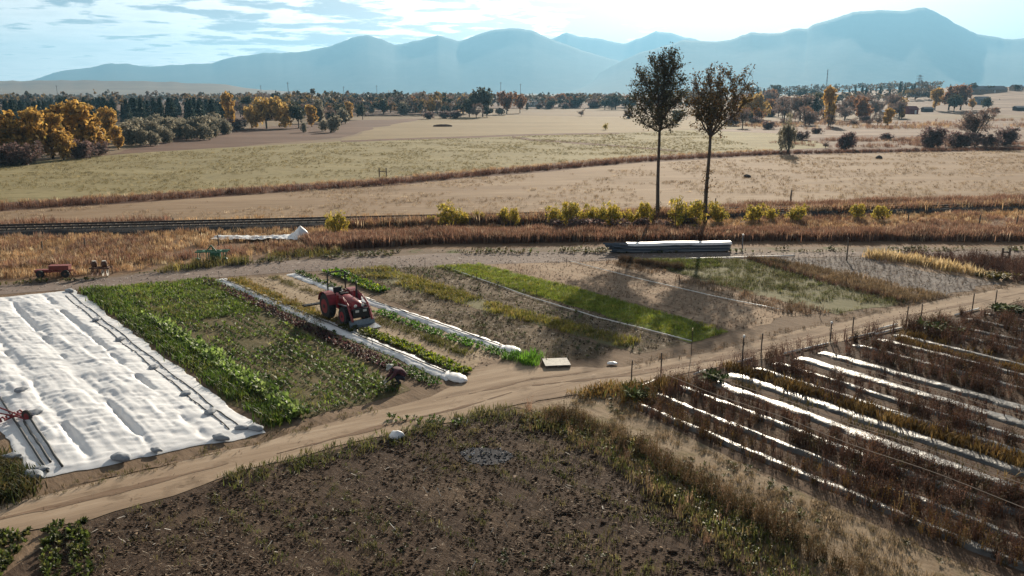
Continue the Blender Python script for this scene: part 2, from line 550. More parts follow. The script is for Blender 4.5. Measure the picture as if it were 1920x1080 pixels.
sheet('ditch', PX((-500, 445), (0, 395), (700, 350), (1200, 305), (1450, 291), (1920, 282), (2700, 270), (2700, 263), (1920, 275), (1560, 277), (1450, 281), (1190, 293), (700, 336), (0, 380), (-500, 428)), -0.030, m_ditch, step=3, amp=0.8, label='long red-brown ditch edging the pasture')
for q, lab in (((960, 256, 1000, 262, 1060, 266, 1230, 279, 1270, 283, 6), 'thin curved brown path across the pasture'), ((640, 265, 800, 259, 900, 256, 1000, 252, 1160, 250, 5), 'straight brown line between two pastures'),
               ((1500, 262, 1620, 255, 1760, 262, 1850, 266, 1990, 268, 9), 'dark weedy band in the rough grass')):
    w = q[-1]
    p = [(q[i], q[i + 1]) for i in range(0, 10, 2)]
    sheet('field_path', PX(*[(x, y + w * 0.28) for x, y in p], *[(x, y - w * 0.28) for x, y in p[::-1]]), -0.025, m_ditch, step=3, amp=1.2, label=lab)

sheet('grass_bank', PX((-500, 468), (0, 440), (330, 431), (620, 424), (1000, 413), (1400, 402), (1920, 387), (2700, 366), (2700, 470), (1920, 466), (1400, 468), (1130, 468), (800, 470), (640, 476), (420, 494), (200, 519), (0, 531), (-500, 568)), -0.035, m_bank, step=1.5, amp=0.5, label='strip of dry grass between railway and gravel road')
sheet('road_verge', PX((-500, 566), (0, 529), (200, 517), (420, 493), (640, 472), (800, 466), (1130, 462), (1400, 463), (1920, 462), (2700, 462), (2700, 480), (1920, 473), (1400, 474), (1160, 475), (900, 476), (640, 484), (420, 500), (200, 524), (0, 536), (-500, 575)), -0.028, m_verge, step=1.0, amp=0.4, label='weedy verge of the gravel road')
farm = PX((-500, 585), (0, 549), (150, 538), (400, 517), (540, 508), (900, 492), (1160, 484), (1400, 482), (1650, 477), (1920, 480), (2700, 478), (2700, 1200), (1800, 1500), (-400, 1500), (-700, 900))
sheet('farm_field', farm, -0.032, m_farm, step=2, amp=0.3, label='bare brown farm soil between the planted beds')
sheet('gravel_road', PX((-500, 572), (0, 534), (200, 521), (420, 497), (640, 481), (900, 473), (1160, 472), (1400, 472), (1920, 470), (2700, 468), (2700, 482), (1920, 484), (1650, 479), (1400, 485), (1160, 487), (900, 495), (540, 511), (400, 520), (150, 541), (0, 552), (-500, 590)), -0.020, m_gravel, step=1.0, amp=0.35, label='grey gravel road along the far end of the beds')
sheet('tilled_field', PX((120, 990), (430, 900), (720, 822), (965, 765), (1030, 795), (1200, 905), (1440, 1090), (1700, 1420), (-700, 1420), (-100, 1150)), -0.024, m_tilled, step=0.8, amp=0.35, label='dark tilled soil with crop residue')
sheet('fallow_strip', PX((960, 760), (1170, 728), (1190, 770), (1400, 872), (1750, 1034), (1890, 1090), (2300, 1300), (1900, 1300), (1560, 1090), (1300, 925), (1060, 790)), -0.018, m_fallow, step=0.8, amp=0.35, label='tan fallow strip beside the mulched rows')
sheet('mulch_field', PX((1165, 735), (1400, 682), (1700, 610), (1920, 565), (2600, 440), (2700, 900), (2500, 1400), (2300, 1300), (1890, 1088), (1750, 1034), (1400, 872), (1190, 770)), -0.022, m_bedsoil, step=0.8, amp=0.3, label='dark soil under the mulched rows')
sheet('dirt_track', PX((-500, 1120), (-200, 1012), (0, 948), (230, 893), (480, 832), (750, 757), (900, 722), (980, 700), (1170, 688), (1390, 645), (1700, 574), (1920, 534), (2500, 436), (2500, 458), (1920, 564), (1700, 610), (1400, 681), (1200, 714), (980, 757), (700, 818), (420, 897), (160, 978), (0, 1004), (-200, 1068), (-500, 1190)), -0.012, m_track, step=0.7, amp=0.3, label='dusty tan farm track between the fields')
sheet('worn_ground', PX((790, 745), (870, 712), (900, 668), (960, 668), (1010, 690), (1130, 690), (1000, 752)), -0.016, m_track, step=0.6, amp=0.3, label='worn bare ground where the tractor lane meets the track')

# ------------------------------------------------------------------ planted beds (surface only, plants further down)
m_green = soil('green_bed_soil', [(0.055, 0.05, 0.022), (0.10, 0.085, 0.04), (0.17, 0.125, 0.075)], scale=0.8, stretch=(0.3, 1), ang=ROW, fine=5, bump=0.6, bump_d=0.06)
m_resid = soil('residue_bed_soil', [(0.075, 0.055, 0.036), (0.14, 0.105, 0.07), (0.23, 0.18, 0.125)], scale=0.7, stretch=(0.3, 1), ang=ROW, fine=5, bump=0.7, bump_d=0.06, speck=((0.40, 0.35, 0.29), 4.5, 0.64))
m_turf = soil('turf_bed', [(0.08, 0.11, 0.02), (0.13, 0.16, 0.03), (0.19, 0.19, 0.05)], scale=0.4, stretch=(0.25, 1), ang=ROW, fine=4, bump=0.5, bump_d=0.05)
m_olivebed = soil('olive_bed', [(0.10, 0.095, 0.05), (0.15, 0.14, 0.075), (0.20, 0.18, 0.11)], scale=0.4, stretch=(0.2, 1), ang=ROW, fine=4, bump=0.5, bump_d=0.05)
m_drybed = soil('dry_bed', [(0.19, 0.125, 0.085), (0.28, 0.20, 0.135), (0.36, 0.275, 0.20)], scale=0.5, stretch=(0.3, 1), ang=ROW, fine=4, bump=0.6, bump_d=0.06)
m_purple = soil('grey_stubble_bed', [(0.10, 0.085, 0.08), (0.16, 0.14, 0.13), (0.22, 0.20, 0.185)], scale=0.6, stretch=(0.3, 1), ang=ROW, fine=4, bump=0.6, bump_d=0.06)
m_lane = soil('tractor_lane', [(0.20, 0.145, 0.09), (0.31, 0.24, 0.165), (0.40, 0.32, 0.235)], scale=0.9, stretch=(0.12, 1), ang=ROW, fine=4, bump=0.5, bump_d=0.05)

BEDS = dict(
    green=[(152, 545), (390, 522), (420, 528), (765, 728), (720, 745), (540, 790), (505, 802)],
    lane=[(440, 522), (545, 514), (760, 590), (965, 664), (900, 690), (860, 690), (640, 600)],
    resid1=[(600, 507), (690, 502), (900, 580), (1150, 652), (1120, 672), (1010, 680), (800, 590)],
    strip1=[(640, 506), (720, 501), (950, 575), (1200, 640), (1170, 652), (900, 580)],
    resid2=[(720, 502), (830, 497), (1060, 570), (1290, 640), (1200, 660), (950, 580)],
    turf=[(815, 499), (900, 495), (1100, 545), (1370, 622), (1300, 640), (1060, 570)],
    dry=[(905, 495), (1110, 487), (1300, 535), (1480, 585), (1440, 605), (1372, 620), (1100, 545)],
    dry2=[(1110, 487), (1180, 485), (1330, 530), (1560, 585), (1490, 592), (1300, 535)],
    olive=[(1180, 486), (1400, 484), (1560, 530), (1700, 566), (1570, 590), (1340, 533)],
    drystrip=[(1400, 484), (1440, 483), (1600, 515), (1770, 555), (1700, 568), (1560, 532)],
    purple=[(1440, 484), (1610, 480), (1740, 508), (1870, 530), (1775, 555), (1600, 516)],
    reeds=[(1610, 480), (1680, 478), (1790, 496), (1890, 517), (1870, 530), (1740, 508)],
    rustweeds=[(1680, 479), (1920, 487), (2100, 480), (2050, 505), (1900, 530), (1880, 515), (1790, 496)],
)
for k, (mt, z, lab) in dict(green=(m_green, -0.020, 'wide bed of green crops beside the white cover'), lane=(m_lane, -0.020, 'worn tractor lane between the two row covers'),
                            resid1=(m_resid, -0.024, 'bed of grey crop residue right of the second row cover'), strip1=(m_olivebed, -0.020, 'yellowish grass strip between two residue beds'),
                            resid2=(m_resid, -0.023, 'residue bed left of the vivid green strip'), turf=(m_turf, -0.019, 'vivid green strip crossed by tree shadow'),
                            dry=(m_drybed, -0.025, 'dry tan bed right of the vivid green strip'), dry2=(m_drybed, -0.022, 'dry tan bed under the windrow'),
                            olive=(m_olivebed, -0.018, 'dull olive bed on the right'), drystrip=(m_drybed, -0.015, 'narrow strip of dry grass left of the stubble'),
                            purple=(m_purple, -0.021, 'grey stubble bed'), reeds=(m_drybed, -0.019, 'bed under the pale corn stubble'), rustweeds=(m_bank, -0.024, 'rust brown weedy corner')).items():
    sheet('planting_bed', PX(*BEDS[k]), z, mt, step=0.5, amp=0.5, seed=len(k), label=lab)
m_ash = soil('wood_ash', [(0.022, 0.022, 0.026), (0.05, 0.05, 0.056), (0.12, 0.12, 0.13)], scale=2.0, fine=7, bump=0.6, bump_d=0.04)
sheet('ash_patch', PX((862, 848), (880, 841), (912, 839), (948, 845), (962, 854), (945, 866), (905, 871), (878, 866)), -0.008, m_ash, step=0.25, amp=0.12, label='round patch of grey ash on the tilled soil')

# ------------------------------------------------------------------ scattering plants
def inside(poly, x, y):
    poly = np.asarray(poly)
    c = np.zeros(len(x), bool)
    j = len(poly) - 1
    for i in range(len(poly)):
        xi, yi, xj, yj = poly[i, 0], poly[i, 1], poly[j, 0], poly[j, 1]
        if yi != yj:
            c ^= ((yi > y) != (yj > y)) & (x < (xj - xi) * (y - yi) / (yj - yi) + xi)
        j = i
    return c


def pts_in(poly, dens, mask=None, rng=RNG):
    """random points in a ground polygon; mask = (scale, threshold, seed) keeps clumps"""
    p = np.asarray(poly)
    lo, hi = p.min(0), p.max(0)
    n = int((hi[0] - lo[0]) * (hi[1] - lo[1]) * dens)
    x, y = rng.uniform(lo[0], hi[0], n), rng.uniform(lo[1], hi[1], n)
    k = inside(p, x, y)
    x, y = x[k], y[k]
    if mask:
        s, th, sd_ = mask[:3]
        k = fbm(x / s, y / s, 4, sd_) + rng.normal(0, 0.04, len(x)) > th
        x, y = x[k], y[k]
    return np.stack([x, y], 1)


def pts_line(pts, dens, width, rng=RNG, rows=None):
    """points along a polyline on the ground, dens per metre"""
    o = []
    for a, b in zip(pts[:-1], pts[1:]):
        a, b = np.array(a), np.array(b)
        L = np.linalg.norm(b - a)
        n = max(1, int(L * dens))
        t = rng.uniform(0, 1, n)
        d = (b - a) / max(L, 1e-6)
        nn = np.array([-d[1], d[0]])
        w = rng.uniform(-0.5, 0.5, n) * width
        if rows:
            w = rng.integers(0, rows, n) / max(1, rows - 1) * width - width / 2 + rng.normal(0, 0.04, n)
        o.append(a + (b - a) * t[:, None] + nn * w[:, None])
    return np.concatenate(o)


def t_grass(rng, n=9, lean=0.5, w=0.05, spread=0.25):
    V, F = [], []
    for i in range(n):
        a = rng.uniform(0, 6.283)
        l = rng.uniform(0.1, lean)
        h = rng.uniform(0.6, 1.0)
        bx, by = rng.normal(0, spread, 2)
        wx, wy = -math.sin(a) * w, math.cos(a) * w
        tx, ty = bx + math.cos(a) * l, by + math.sin(a) * l
        mx_, my_ = bx + math.cos(a) * l * 0.35, by + math.sin(a) * l * 0.35
        k = len(V)
        V += [(bx - wx, by - wy, 0), (bx + wx, by + wy, 0), (mx_ + wx * 0.8, my_ + wy * 0.8, h * 0.6), (mx_ - wx * 0.8, my_ - wy * 0.8, h * 0.6), (tx, ty, h)]
        F += [(k, k + 1, k + 2), (k, k + 2, k + 3), (k + 3, k + 2, k + 4)]
    return np.array(V), np.array(F)


def t_leafy(rng, n=9, w=0.22, up=0.6):
    """rosette of broad leaves"""
    V, F = [], []
    for i in range(n):
        a = i * 2.4 + rng.normal(0, 0.2)
        e = rng.uniform(0.15, up) * 1.4
        L = rng.uniform(0.35, 0.6)
        c, s = math.cos(a), math.sin(a)
        wx, wy = -s * w * 0.5, c * w * 0.5
        m1 = (c * L * 0.55, s * L * 0.55, 0.06 + e * 0.65)
        t1 = (c * L * 1.1, s * L * 1.1, 0.06 + e * rng.uniform(0.5, 1.0))
        k = len(V)
        V += [(0, 0, 0.02), (m1[0] + wx, m1[1] + wy, m1[2] + 0.03), (m1[0] - wx, m1[1] - wy, m1[2] + 0.03), t1]
        F += [(k, k + 1, k + 2), (k + 2, k + 1, k + 3)]
    return np.array(V), np.array(F)


def t_twiggy(rng, stems=5, leaves=26, lw=0.09):
    """upright dead crop: thin stems with side twigs and shrivelled leaves"""
    V, F = [], []
    for i in range(stems):
        a, l = rng.uniform(0, 6.283), rng.uniform(0.1, 0.45)
        h = rng.uniform(0.6, 1.0)
        bx, by = rng.normal(0, 0.08, 2)
        w = 0.022
        wx, wy = -math.sin(a) * w, math.cos(a) * w
        k = len(V)
        tx, ty = bx + math.cos(a) * l, by + math.sin(a) * l
        V += [(bx - wx, by - wy, 0), (bx + wx, by + wy, 0), (tx, ty, h)]
        F += [(k, k + 1, k + 2)]
        for j in range(leaves // stems):
            t = rng.uniform(0.2, 1.0)
            c = np.array([bx + (tx - bx) * t, by + (ty - by) * t, h * t]) + rng.normal(0, 0.10, 3)
            d1, d2 = rng.normal(0, 1, 3), rng.normal(0, 1, 3)
            d1 /= np.linalg.norm(d1)
            d2 /= np.linalg.norm(d2)
            k = len(V)
            V += [c - d1 * lw, c + d2 * lw * 0.7, c + d1 * lw]
            F += [(k, k + 1, k + 2)]
    V = np.array(V)
    V[:, 2] = np.maximum(V[:, 2], 0)
    return V, np.array(F)


def t_clod(rng):
    V = np.array([(1, 0, 0), (-1, 0, 0), (0, 1, 0), (0, -1, 0), (0, 0, 1), (0, 0, -0.4)], float)
    V += rng.normal(0, 0.2, V.shape)
    F = np.array([(0, 2, 4), (2, 1, 4), (1, 3, 4), (3, 0, 4), (2, 0, 5), (1, 2, 5), (3, 1, 5), (0, 3, 5)])
    return V, F


def t_straw(rng):
    a = rng.uniform(-0.3, 0.5)
    V = np.array([(-1, -0.13, 0.05), (1, -0.1, 0.1 + max(a, 0)), (0.9, 0.13, 0.12 + max(a, 0)), (-0.9, 0.12, 0.04)])
    return V, np.array([(0, 1, 2), (0, 2, 3)])


TPL = dict(
    grass=[t_grass(RNG, 12, 0.55, 0.03, 0.3) for _ in range(8)], reed=[t_grass(RNG, 8, 0.35, 0.035, 0.16) for _ in range(6)], turf=[t_grass(RNG, 12, 0.9, 0.06, 0.5) for _ in range(5)],
    leaf=[t_leafy(RNG) for _ in range(6)], broad=[t_leafy(RNG, 11, 0.34, 0.8) for _ in range(5)], dead=[t_twiggy(RNG) for _ in range(8)], deadfine=[t_twiggy(RNG, 6, 36, 0.055) for _ in range(8)],
    clod=[t_clod(RNG) for _ in range(6)], straw=[t_straw(RNG) for _ in range(6)])


def pile(P, kind, size, palette, z=0.0, wide=1.0, cv=0.22, rng=RNG, tilt=0.0, zarr=None):
    """arrays (V, F, C) for copies of a template at ground points P"""
    if P[:, 1].max() > 58 and kind == 'grass':
        P = clear(P)
    n = len(P)
    tp = TPL[kind]
    pick = rng.integers(0, len(tp), n)
    sc = rng.uniform(size[0], size[1], n)
    yaw = rng.uniform(0, 6.283, n)
    if kind not in ('clod', 'straw'):
        sc = sc * (0.62 + 0.76 * fbm(P[:, 0] / 1.7, P[:, 1] / 1.7, 3, 401))
    pal = np.array([p[:3] for p in palette])
    wts = np.array([p[3] if len(p) > 3 else 1.0 for p in palette])
    ci = rng.choice(len(pal), n, p=wts / wts.sum())
    cc = pal[ci] * rng.lognormal(0, cv, n)[:, None] * (0.70 + 0.60 * fbm(P[:, 0] / 2.6 + 9, P[:, 1] / 2.6, 3, 402))[:, None]
    Vs, Fs, Cs, off = [], [], [], 0
    for k, (tv, tf) in enumerate(tp):
        ii = np.nonzero(pick == k)[0]
        if not len(ii):
            continue
        c, s = np.cos(yaw[ii])[:, None], np.sin(yaw[ii])[:, None]
        x = tv[None, :, 0] * wide
        y = tv[None, :, 1] * wide
        zc = np.tile(tv[None, :, 2], (len(ii), 1))
        if tilt:
            zc = zc + x * rng.normal(0, tilt, len(ii))[:, None]
        X = (x * c - y * s) * sc[ii][:, None] + P[ii, 0][:, None]
        Y = (x * s + y * c) * sc[ii][:, None] + P[ii, 1][:, None]
        Z = zc * sc[ii][:, None] + (z if zarr is None else zarr[ii][:, None])
        V = np.stack([X, Y, Z], 2).reshape(-1, 3)
        F = (tf[None] + (np.arange(len(ii)) * len(tv))[:, None, None]).reshape(-1, 3) + off
        C = np.repeat(cc[ii], len(tv), 0) * rng.lognormal(0, cv * 0.6, len(V))[:, None]
        Vs.append(V)
        Fs.append(F)
        Cs.append(C)
        off += len(V)
    return np.concatenate(Vs), np.concatenate(Fs), np.clip(np.concatenate(Cs), 0.005, 0.9)


def join(parts):
    V, F, C, off = [], [], [], 0
    for v, f, c in parts:
        V.append(v)
        F.append(f + off)
        C.append(c)
        off += len(v)
    return np.concatenate(V), np.concatenate(F), np.concatenate(C)


M_LEAF = leafy('green_leaf', 0.58, 0.5, 0.3)
M_GRASS = leafy('grass_blade', 0.48, 0.6, 0.2)
M_DEAD = leafy('dead_leaf', 0.22, 0.8, 0.1)
M_BIT = leafy('soil_clod', 0.0, 0.95, 0.05)
TRI = [0]


HEAP = (G(566, 449), G(415, 462))


def clear(P):
    """no plants under the plastic sheet, the implements and the pipe stack"""
    (hx, hy), (tx, ty) = HEAP
    t = np.clip(((P[:, 0] - tx) * (hx - tx) + (P[:, 1] - ty) * (hy - ty)) / ((hx - tx) ** 2 + (hy - ty) ** 2), 0, 1.2)
    d = np.hypot(P[:, 0] - tx - t * (hx - tx), P[:, 1] - ty - t * (hy - ty))
    return P[d > 1.0]


ASH = PX((858, 848), (880, 839), (912, 837), (950, 843), (966, 854), (947, 868), (905, 873), (876, 868))


def stuff(name, parts, mat, label):
    parts = [p for p in parts if len(p[0])]
    V, F, C = join(parts)
    TRI[0] += len(F)
    o = mesh(name, V, F, mat, C)
    return tag(o, label, None, None, 'stuff')


GREEN = [(0.06, 0.105, 0.016, 3), (0.09, 0.145, 0.02, 3), (0.045, 0.075, 0.014, 2), (0.13, 0.15, 0.03, 1)]
LIME = [(0.20, 0.26, 0.02, 2), (0.28, 0.30, 0.028, 2), (0.12, 0.19, 0.02, 1)]
VIVID = [(0.08, 0.19, 0.018, 2), (0.125, 0.25, 0.024, 2), (0.06, 0.13, 0.016, 1)]
STRAW = [(0.30, 0.22, 0.13, 2), (0.22, 0.15, 0.09, 2), (0.38, 0.30, 0.20, 1)]
RUST = [(0.21, 0.112, 0.074, 3), (0.16, 0.085, 0.06, 2), (0.27, 0.165, 0.11, 2), (0.36, 0.265, 0.185, 1)]
BLOND = [(0.42, 0.28, 0.15, 2), (0.34, 0.21, 0.11, 2), (0.50, 0.38, 0.24, 1), (0.26, 0.145, 0.075, 1)]
BROWN = [(0.085, 0.046, 0.033, 3), (0.125, 0.066, 0.046, 3), (0.17, 0.098, 0.07, 2), (0.06, 0.036, 0.025, 2)]
OCHRE = [(0.20, 0.125, 0.04, 2), (0.16, 0.095, 0.03, 2), (0.24, 0.16, 0.06, 1)]
SOILC = [(0.040, 0.027, 0.020, 3), (0.068, 0.047, 0.034, 3), (0.12, 0.09, 0.064, 1)]

# --- dry grass between the railway and the gravel road
bank_l = PX((-120, 452), (0, 446), (330, 437), (600, 430), (640, 470), (420, 490), (200, 514), (0, 524), (-120, 532))
bank_m = PX((600, 428), (1000, 417), (1500, 404), (2050, 390), (2050, 448), (1400, 446), (1130, 446), (800, 450), (600, 462))
ridge_m = PX((560, 452), (800, 440), (1130, 436), (1400, 438), (2050, 438), (2050, 452), (1400, 451), (1130, 452), (800, 457), (600, 468))
stuff('dry_grass', [
    pile(pts_in(bank_l, 9, (5, 0.40, 3)), 'grass', (0.22, 0.55), BLOND, cv=0.25),
    pile(pts_in(bank_l, 7, (4, 0.52, 4)), 'grass', (0.25, 0.65), RUST, cv=0.25),
    pile(pts_in(bank_m, 9, (4, 0.42, 5)), 'grass', (0.2, 0.5), BLOND, cv=0.25),
    pile(pts_in(bank_m, 9, (5, 0.45, 6)), 'grass', (0.22, 0.55), RUST, cv=0.25),
    pile(pts_line(PX((-120, 430), (0, 428), (150, 426), (320, 421)), 22, 2.5), 'grass', (0.5, 1.1), RUST),
    pile(pts_line(PX((320, 420), (640, 412), (800, 408)), 12, 2.0), 'grass', (0.3, 0.7), BLOND),
    pile(pts_in(PX((1290, 398), (1500, 388), (1920, 375), (2050, 371), (2050, 382), (1920, 386), (1500, 398), (1290, 404)), 16), 'grass', (0.5, 1.1), RUST),
    pile(pts_line(PX((640, 428), (800, 423), (1200, 411), (1500, 402), (1950, 390)), 40, 1.8), 'grass', (0.7, 1.2), RUST + BLOND),
    pile(pts_line(PX((1300, 398), (1500, 391), (1950, 377)), 30, 1.6), 'grass', (0.6, 1.0), RUST),
    pile(pts_line(PX((-120, 445), (0, 441), (330, 432), (640, 424)), 14, 0.9), 'grass', (0.3, 0.6), RUST + BLOND),
    pile(pts_in(PX((760, 415), (1300, 398), (1300, 408), (760, 424)), 12), 'grass', (0.4, 0.9), BLOND),
], M_GRASS, 'dry blond and rusty grass on the banks of the railway')
stuff('rusty_grass', [pile(pts_in(ridge_m, 40), 'grass', (0.5, 1.0), RUST, cv=0.22),
                      pile(pts_line(PX((-120, 515), (0, 505), (200, 492), (330, 482), (450, 474), (600, 466)), 10, 2.2), 'grass', (0.4, 0.75), RUST)], M_GRASS, 'tall dense rust-red grass shading the road verge')
# --- ditch weeds
stuff('ditch_weeds', [pile(pts_line(PX((-150, 406), (0, 391), (700, 346), (1200, 301), (1450, 288), (1920, 280), (2050, 278)), 14, 3.2), 'grass', (0.4, 0.85), [(0.12, 0.06, 0.042), (0.09, 0.045, 0.033), (0.16, 0.09, 0.06)]),
                      pile(pts_line(PX((-150, 398), (0, 383), (700, 338), (1200, 294), (1450, 282)), 6, 2.5), 'grass', (0.3, 0.6), BLOND)], M_GRASS, 'red-brown weeds growing along the ditch')
# --- rough grass patches on the pastures and the hayfield
stuff('pasture_tufts', [pile(pts_in(PX((-80, 392), (0, 381), (700, 335), (1190, 292), (1450, 281), (1290, 246), (960, 256), (640, 267), (300, 286), (-80, 318)), 1.6, (7, 0.44, 9)), 'turf', (0.12, 0.3), [(0.20, 0.165, 0.075), (0.15, 0.125, 0.06), (0.27, 0.22, 0.11)]),
                        pile(pts_in(PX((-80, 430), (330, 414), (1000, 400), (1920, 384), (2000, 280), (1450, 291), (700, 349), (-80, 404)), 1.6, (6, 0.46, 10)), 'turf', (0.12, 0.3), [(0.30, 0.22, 0.14), (0.23, 0.16, 0.10), (0.38, 0.30, 0.21)])],
      M_GRASS, 'short dry tufts over the pasture and hayfield')
stuff('rough_weeds', [pile(pts_in(PX((1440, 268), (1560, 262), (1700, 258), (2000, 262), (2000, 275), (1560, 277)), 1.4, (8, 0.5, 12)), 'grass', (0.4, 1.1), RUST),
                      pile(pts_in(PX((1300, 240), (1560, 244), (2000, 240), (2000, 224), (1500, 228)), 0.25, (14, 0.5, 13)), 'grass', (0.5, 1.6), RUST + BLOND)], M_GRASS, 'rough weeds over the pinkish grassland')
# --- verge
verge = PX((-80, 536), (0, 530), (200, 518), (420, 494), (640, 474), (800, 469), (1130, 465), (1400, 467), (2000, 465), (2000, 474), (1400, 474), (900, 477), (640, 484), (420, 500), (200, 524), (0, 536), (-80, 541))
stuff('verge_weeds', [pile(pts_in(verge, 10, (2.5, 0.5, 15)), 'leaf', (0.15, 0.4), [(0.09, 0.10, 0.03), (0.14, 0.12, 0.05), (0.20, 0.16, 0.09)]),
                      pile(pts_in(verge, 3, (2, 0.5, 16)), 'clod', (0.02, 0.06), [(0.15, 0.11, 0.08), (0.2, 0.155, 0.12)], wide=1.3),
                      pile(pts_in(PX((300, 508), (420, 488), (560, 474), (640, 470), (640, 478), (420, 500), (300, 512)), 9, (2, 0.42, 18)), 'grass', (0.3, 0.7), [(0.12, 0.12, 0.035), (0.2, 0.16, 0.05), (0.08, 0.07, 0.03)])], M_GRASS, 'low weeds on the verge of the gravel road')
stuff('gravel', [pile(pts_in(PX((-60, 545), (420, 500), (900, 474), (1400, 473), (2000, 471), (2000, 483), (1400, 484), (900, 494), (400, 519), (-60, 554)), 5), 'clod', (0.02, 0.05), [(0.34, 0.29, 0.25), (0.22, 0.18, 0.15), (0.45, 0.41, 0.37)], wide=1.2)], M_BIT, 'loose stones on the gravel road')

m_rut = soil('wheel_rut', [(0.13, 0.085, 0.058), (0.19, 0.13, 0.09), (0.26, 0.19, 0.135)], scale=0.8, stretch=(0.2, 1), ang=TRK, fine=4, bump=0.6, bump_d=0.05)
for i_, (pts, w, lab) in enumerate((([(-60, 985), (120, 945), (300, 900), (430, 868)], 0.28, 'dark wheel rut at the near left of the track'), ([(150, 905), (300, 872), (420, 846)], 0.22, 'short dark rut beside the white cover'),
                                    ([(520, 850), (700, 803), (860, 765), (960, 735)], 0.22, 'dark wheel rut in the middle of the track'), ([(1000, 722), (1180, 702), (1390, 664), (1700, 592), (1920, 549)], 0.35, 'weedy centre ridge of the track on the right'),
                                    ([(880, 738), (1000, 710), (1120, 694)], 0.25, 'dark curved rut at the lane mouth'))):
    P_ = [np.array(G(*p)) for p in pts]
    L_, R_ = [], []
    for j, p in enumerate(P_):
        d_ = P_[min(j + 1, len(P_) - 1)] - P_[max(j - 1, 0)]
        d_ = d_ / np.linalg.norm(d_)
        q = np.array([-d_[1], d_[0]]) * w * (0.5 if 0 < j < len(P_) - 1 else 0.1)
        L_.append(tuple(p + q))
        R_.append(tuple(p - q))
    sheet('wheel_rut', L_ + R_[::-1], -0.004, m_rut, step=0.25, amp=0.14, seed=40 + i_, label=lab)

# ------------------------------------------------------------------ plants of the beds
def lerp(a, b, t):
    return (a[0] + (b[0] - a[0]) * t, a[1] + (b[1] - a[1]) * t)


GT0, GT1, GB0, GB1 = G(152, 544), G(400, 521), G(508, 800), G(768, 726)


def gline(f, t0=0.0, t1=1.0):
    a, b = lerp(GT0, GT1, f), lerp(GB0, GB1, f)
    return [lerp(a, b, t0), lerp(a, b, t1)]


def strip(p0, p1, q0, q1):
    return [G(*p0), G(*p1), G(*q1), G(*q0)]


def evenrow(line, step, jit=0.05):
    a, b = np.array(line[0]), np.array(line[1])
    n = int(np.linalg.norm(b - a) / step)
    t = (np.arange(n) + 0.5) / n
    return a + (b - a) * t[:, None] + RNG.normal(0, jit, (n, 2))


green_poly = PX(*BEDS['green'])
edge_poly = [gline(0.0)[0], gline(0.13)[0], gline(0.13)[1], gline(0.0)[1]]
mid_poly = [gline(0.30)[0], gline(0.95)[0], gline(0.95)[1], gline(0.30)[1]]
LOOSE = [(0.11, 0.165, 0.022, 3), (0.155, 0.21, 0.03, 3), (0.07, 0.11, 0.018, 2), (0.21, 0.20, 0.05, 1)]
gp = [pile(pts_in(edge_poly, 34), 'turf', (0.2, 0.42), GREEN + [(0.09, 0.10, 0.025, 2)], cv=0.25)]
gp += [pile(pts_in(mid_poly, 7, (1.8, 0.46, 33)), 'turf', (0.08, 0.22), LOOSE, cv=0.3),
       pile(pts_in(mid_poly, 3, (1.1, 0.57, 32)), 'leaf', (0.12, 0.3), GREEN, cv=0.3),
       pile(pts_in(green_poly, 4, (1.5, 0.5, 34)), 'deadfine', (0.10, 0.25), [(0.16, 0.12, 0.08), (0.24, 0.18, 0.12)], cv=0.3),
       pile(pts_in(green_poly, 7, (1.5, 0.5, 35)), 'straw', (0.05, 0.12), [(0.3, 0.24, 0.17), (0.2, 0.15, 0.1)], tilt=0.3),
       pile(pts_in([gline(0.13)[0], gline(0.97)[0], lerp(*gline(0.97), 0.40), lerp(*gline(0.13), 0.40)], 14), 'turf', (0.12, 0.28), LOOSE, cv=0.25)]
for k_, f in enumerate(np.arange(0.31, 0.945, 0.062)):
    P_ = evenrow(gline(f), 0.17, 0.05)
    P_ = P_[fbm(P_[:, 0] / 2.2, P_[:, 1] / 2.2, 3, 60 + k_ // 3) > 0.40]
    gp.append(pile(P_, 'leaf', (0.16, 0.31), LOOSE if k_ % 3 else GREEN, cv=0.28))
stuff('green_crops', gp, M_LEAF, 'mixed green crops and weeds filling the bed beside the white cover')
lp = []
for f, t0 in ((0.155, 0.30), (0.185, 0.34), (0.215, 0.40), (0.245, 0.55)):
    lp.append(pile(evenrow(gline(f, t0, 1.0), 0.33, 0.03), 'broad', (0.32, 0.44), [(0.20, 0.28, 0.07), (0.28, 0.36, 0.11), (0.13, 0.20, 0.04)], cv=0.15))
for f in (0.17, 0.21, 0.25):
    lp.append(pile(evenrow(gline(f, 0.0, 0.5), 0.30, 0.05), 'broad', (0.16, 0.26), GREEN, cv=0.2))
stuff('lettuce', lp, M_LEAF, 'lettuce heads in straight close rows beside the grassy cover edge')
stuff('red_leaf_crop', [pile(pts_line([G(388, 527), G(570, 612), G(758, 702)], 26, 0.75), 'broad', (0.13, 0.24), [(0.075, 0.034, 0.036, 3), (0.11, 0.055, 0.05, 2), (0.05, 0.035, 0.025, 1)], cv=0.25)], M_LEAF, 'dark red leafy row left of the first row cover')
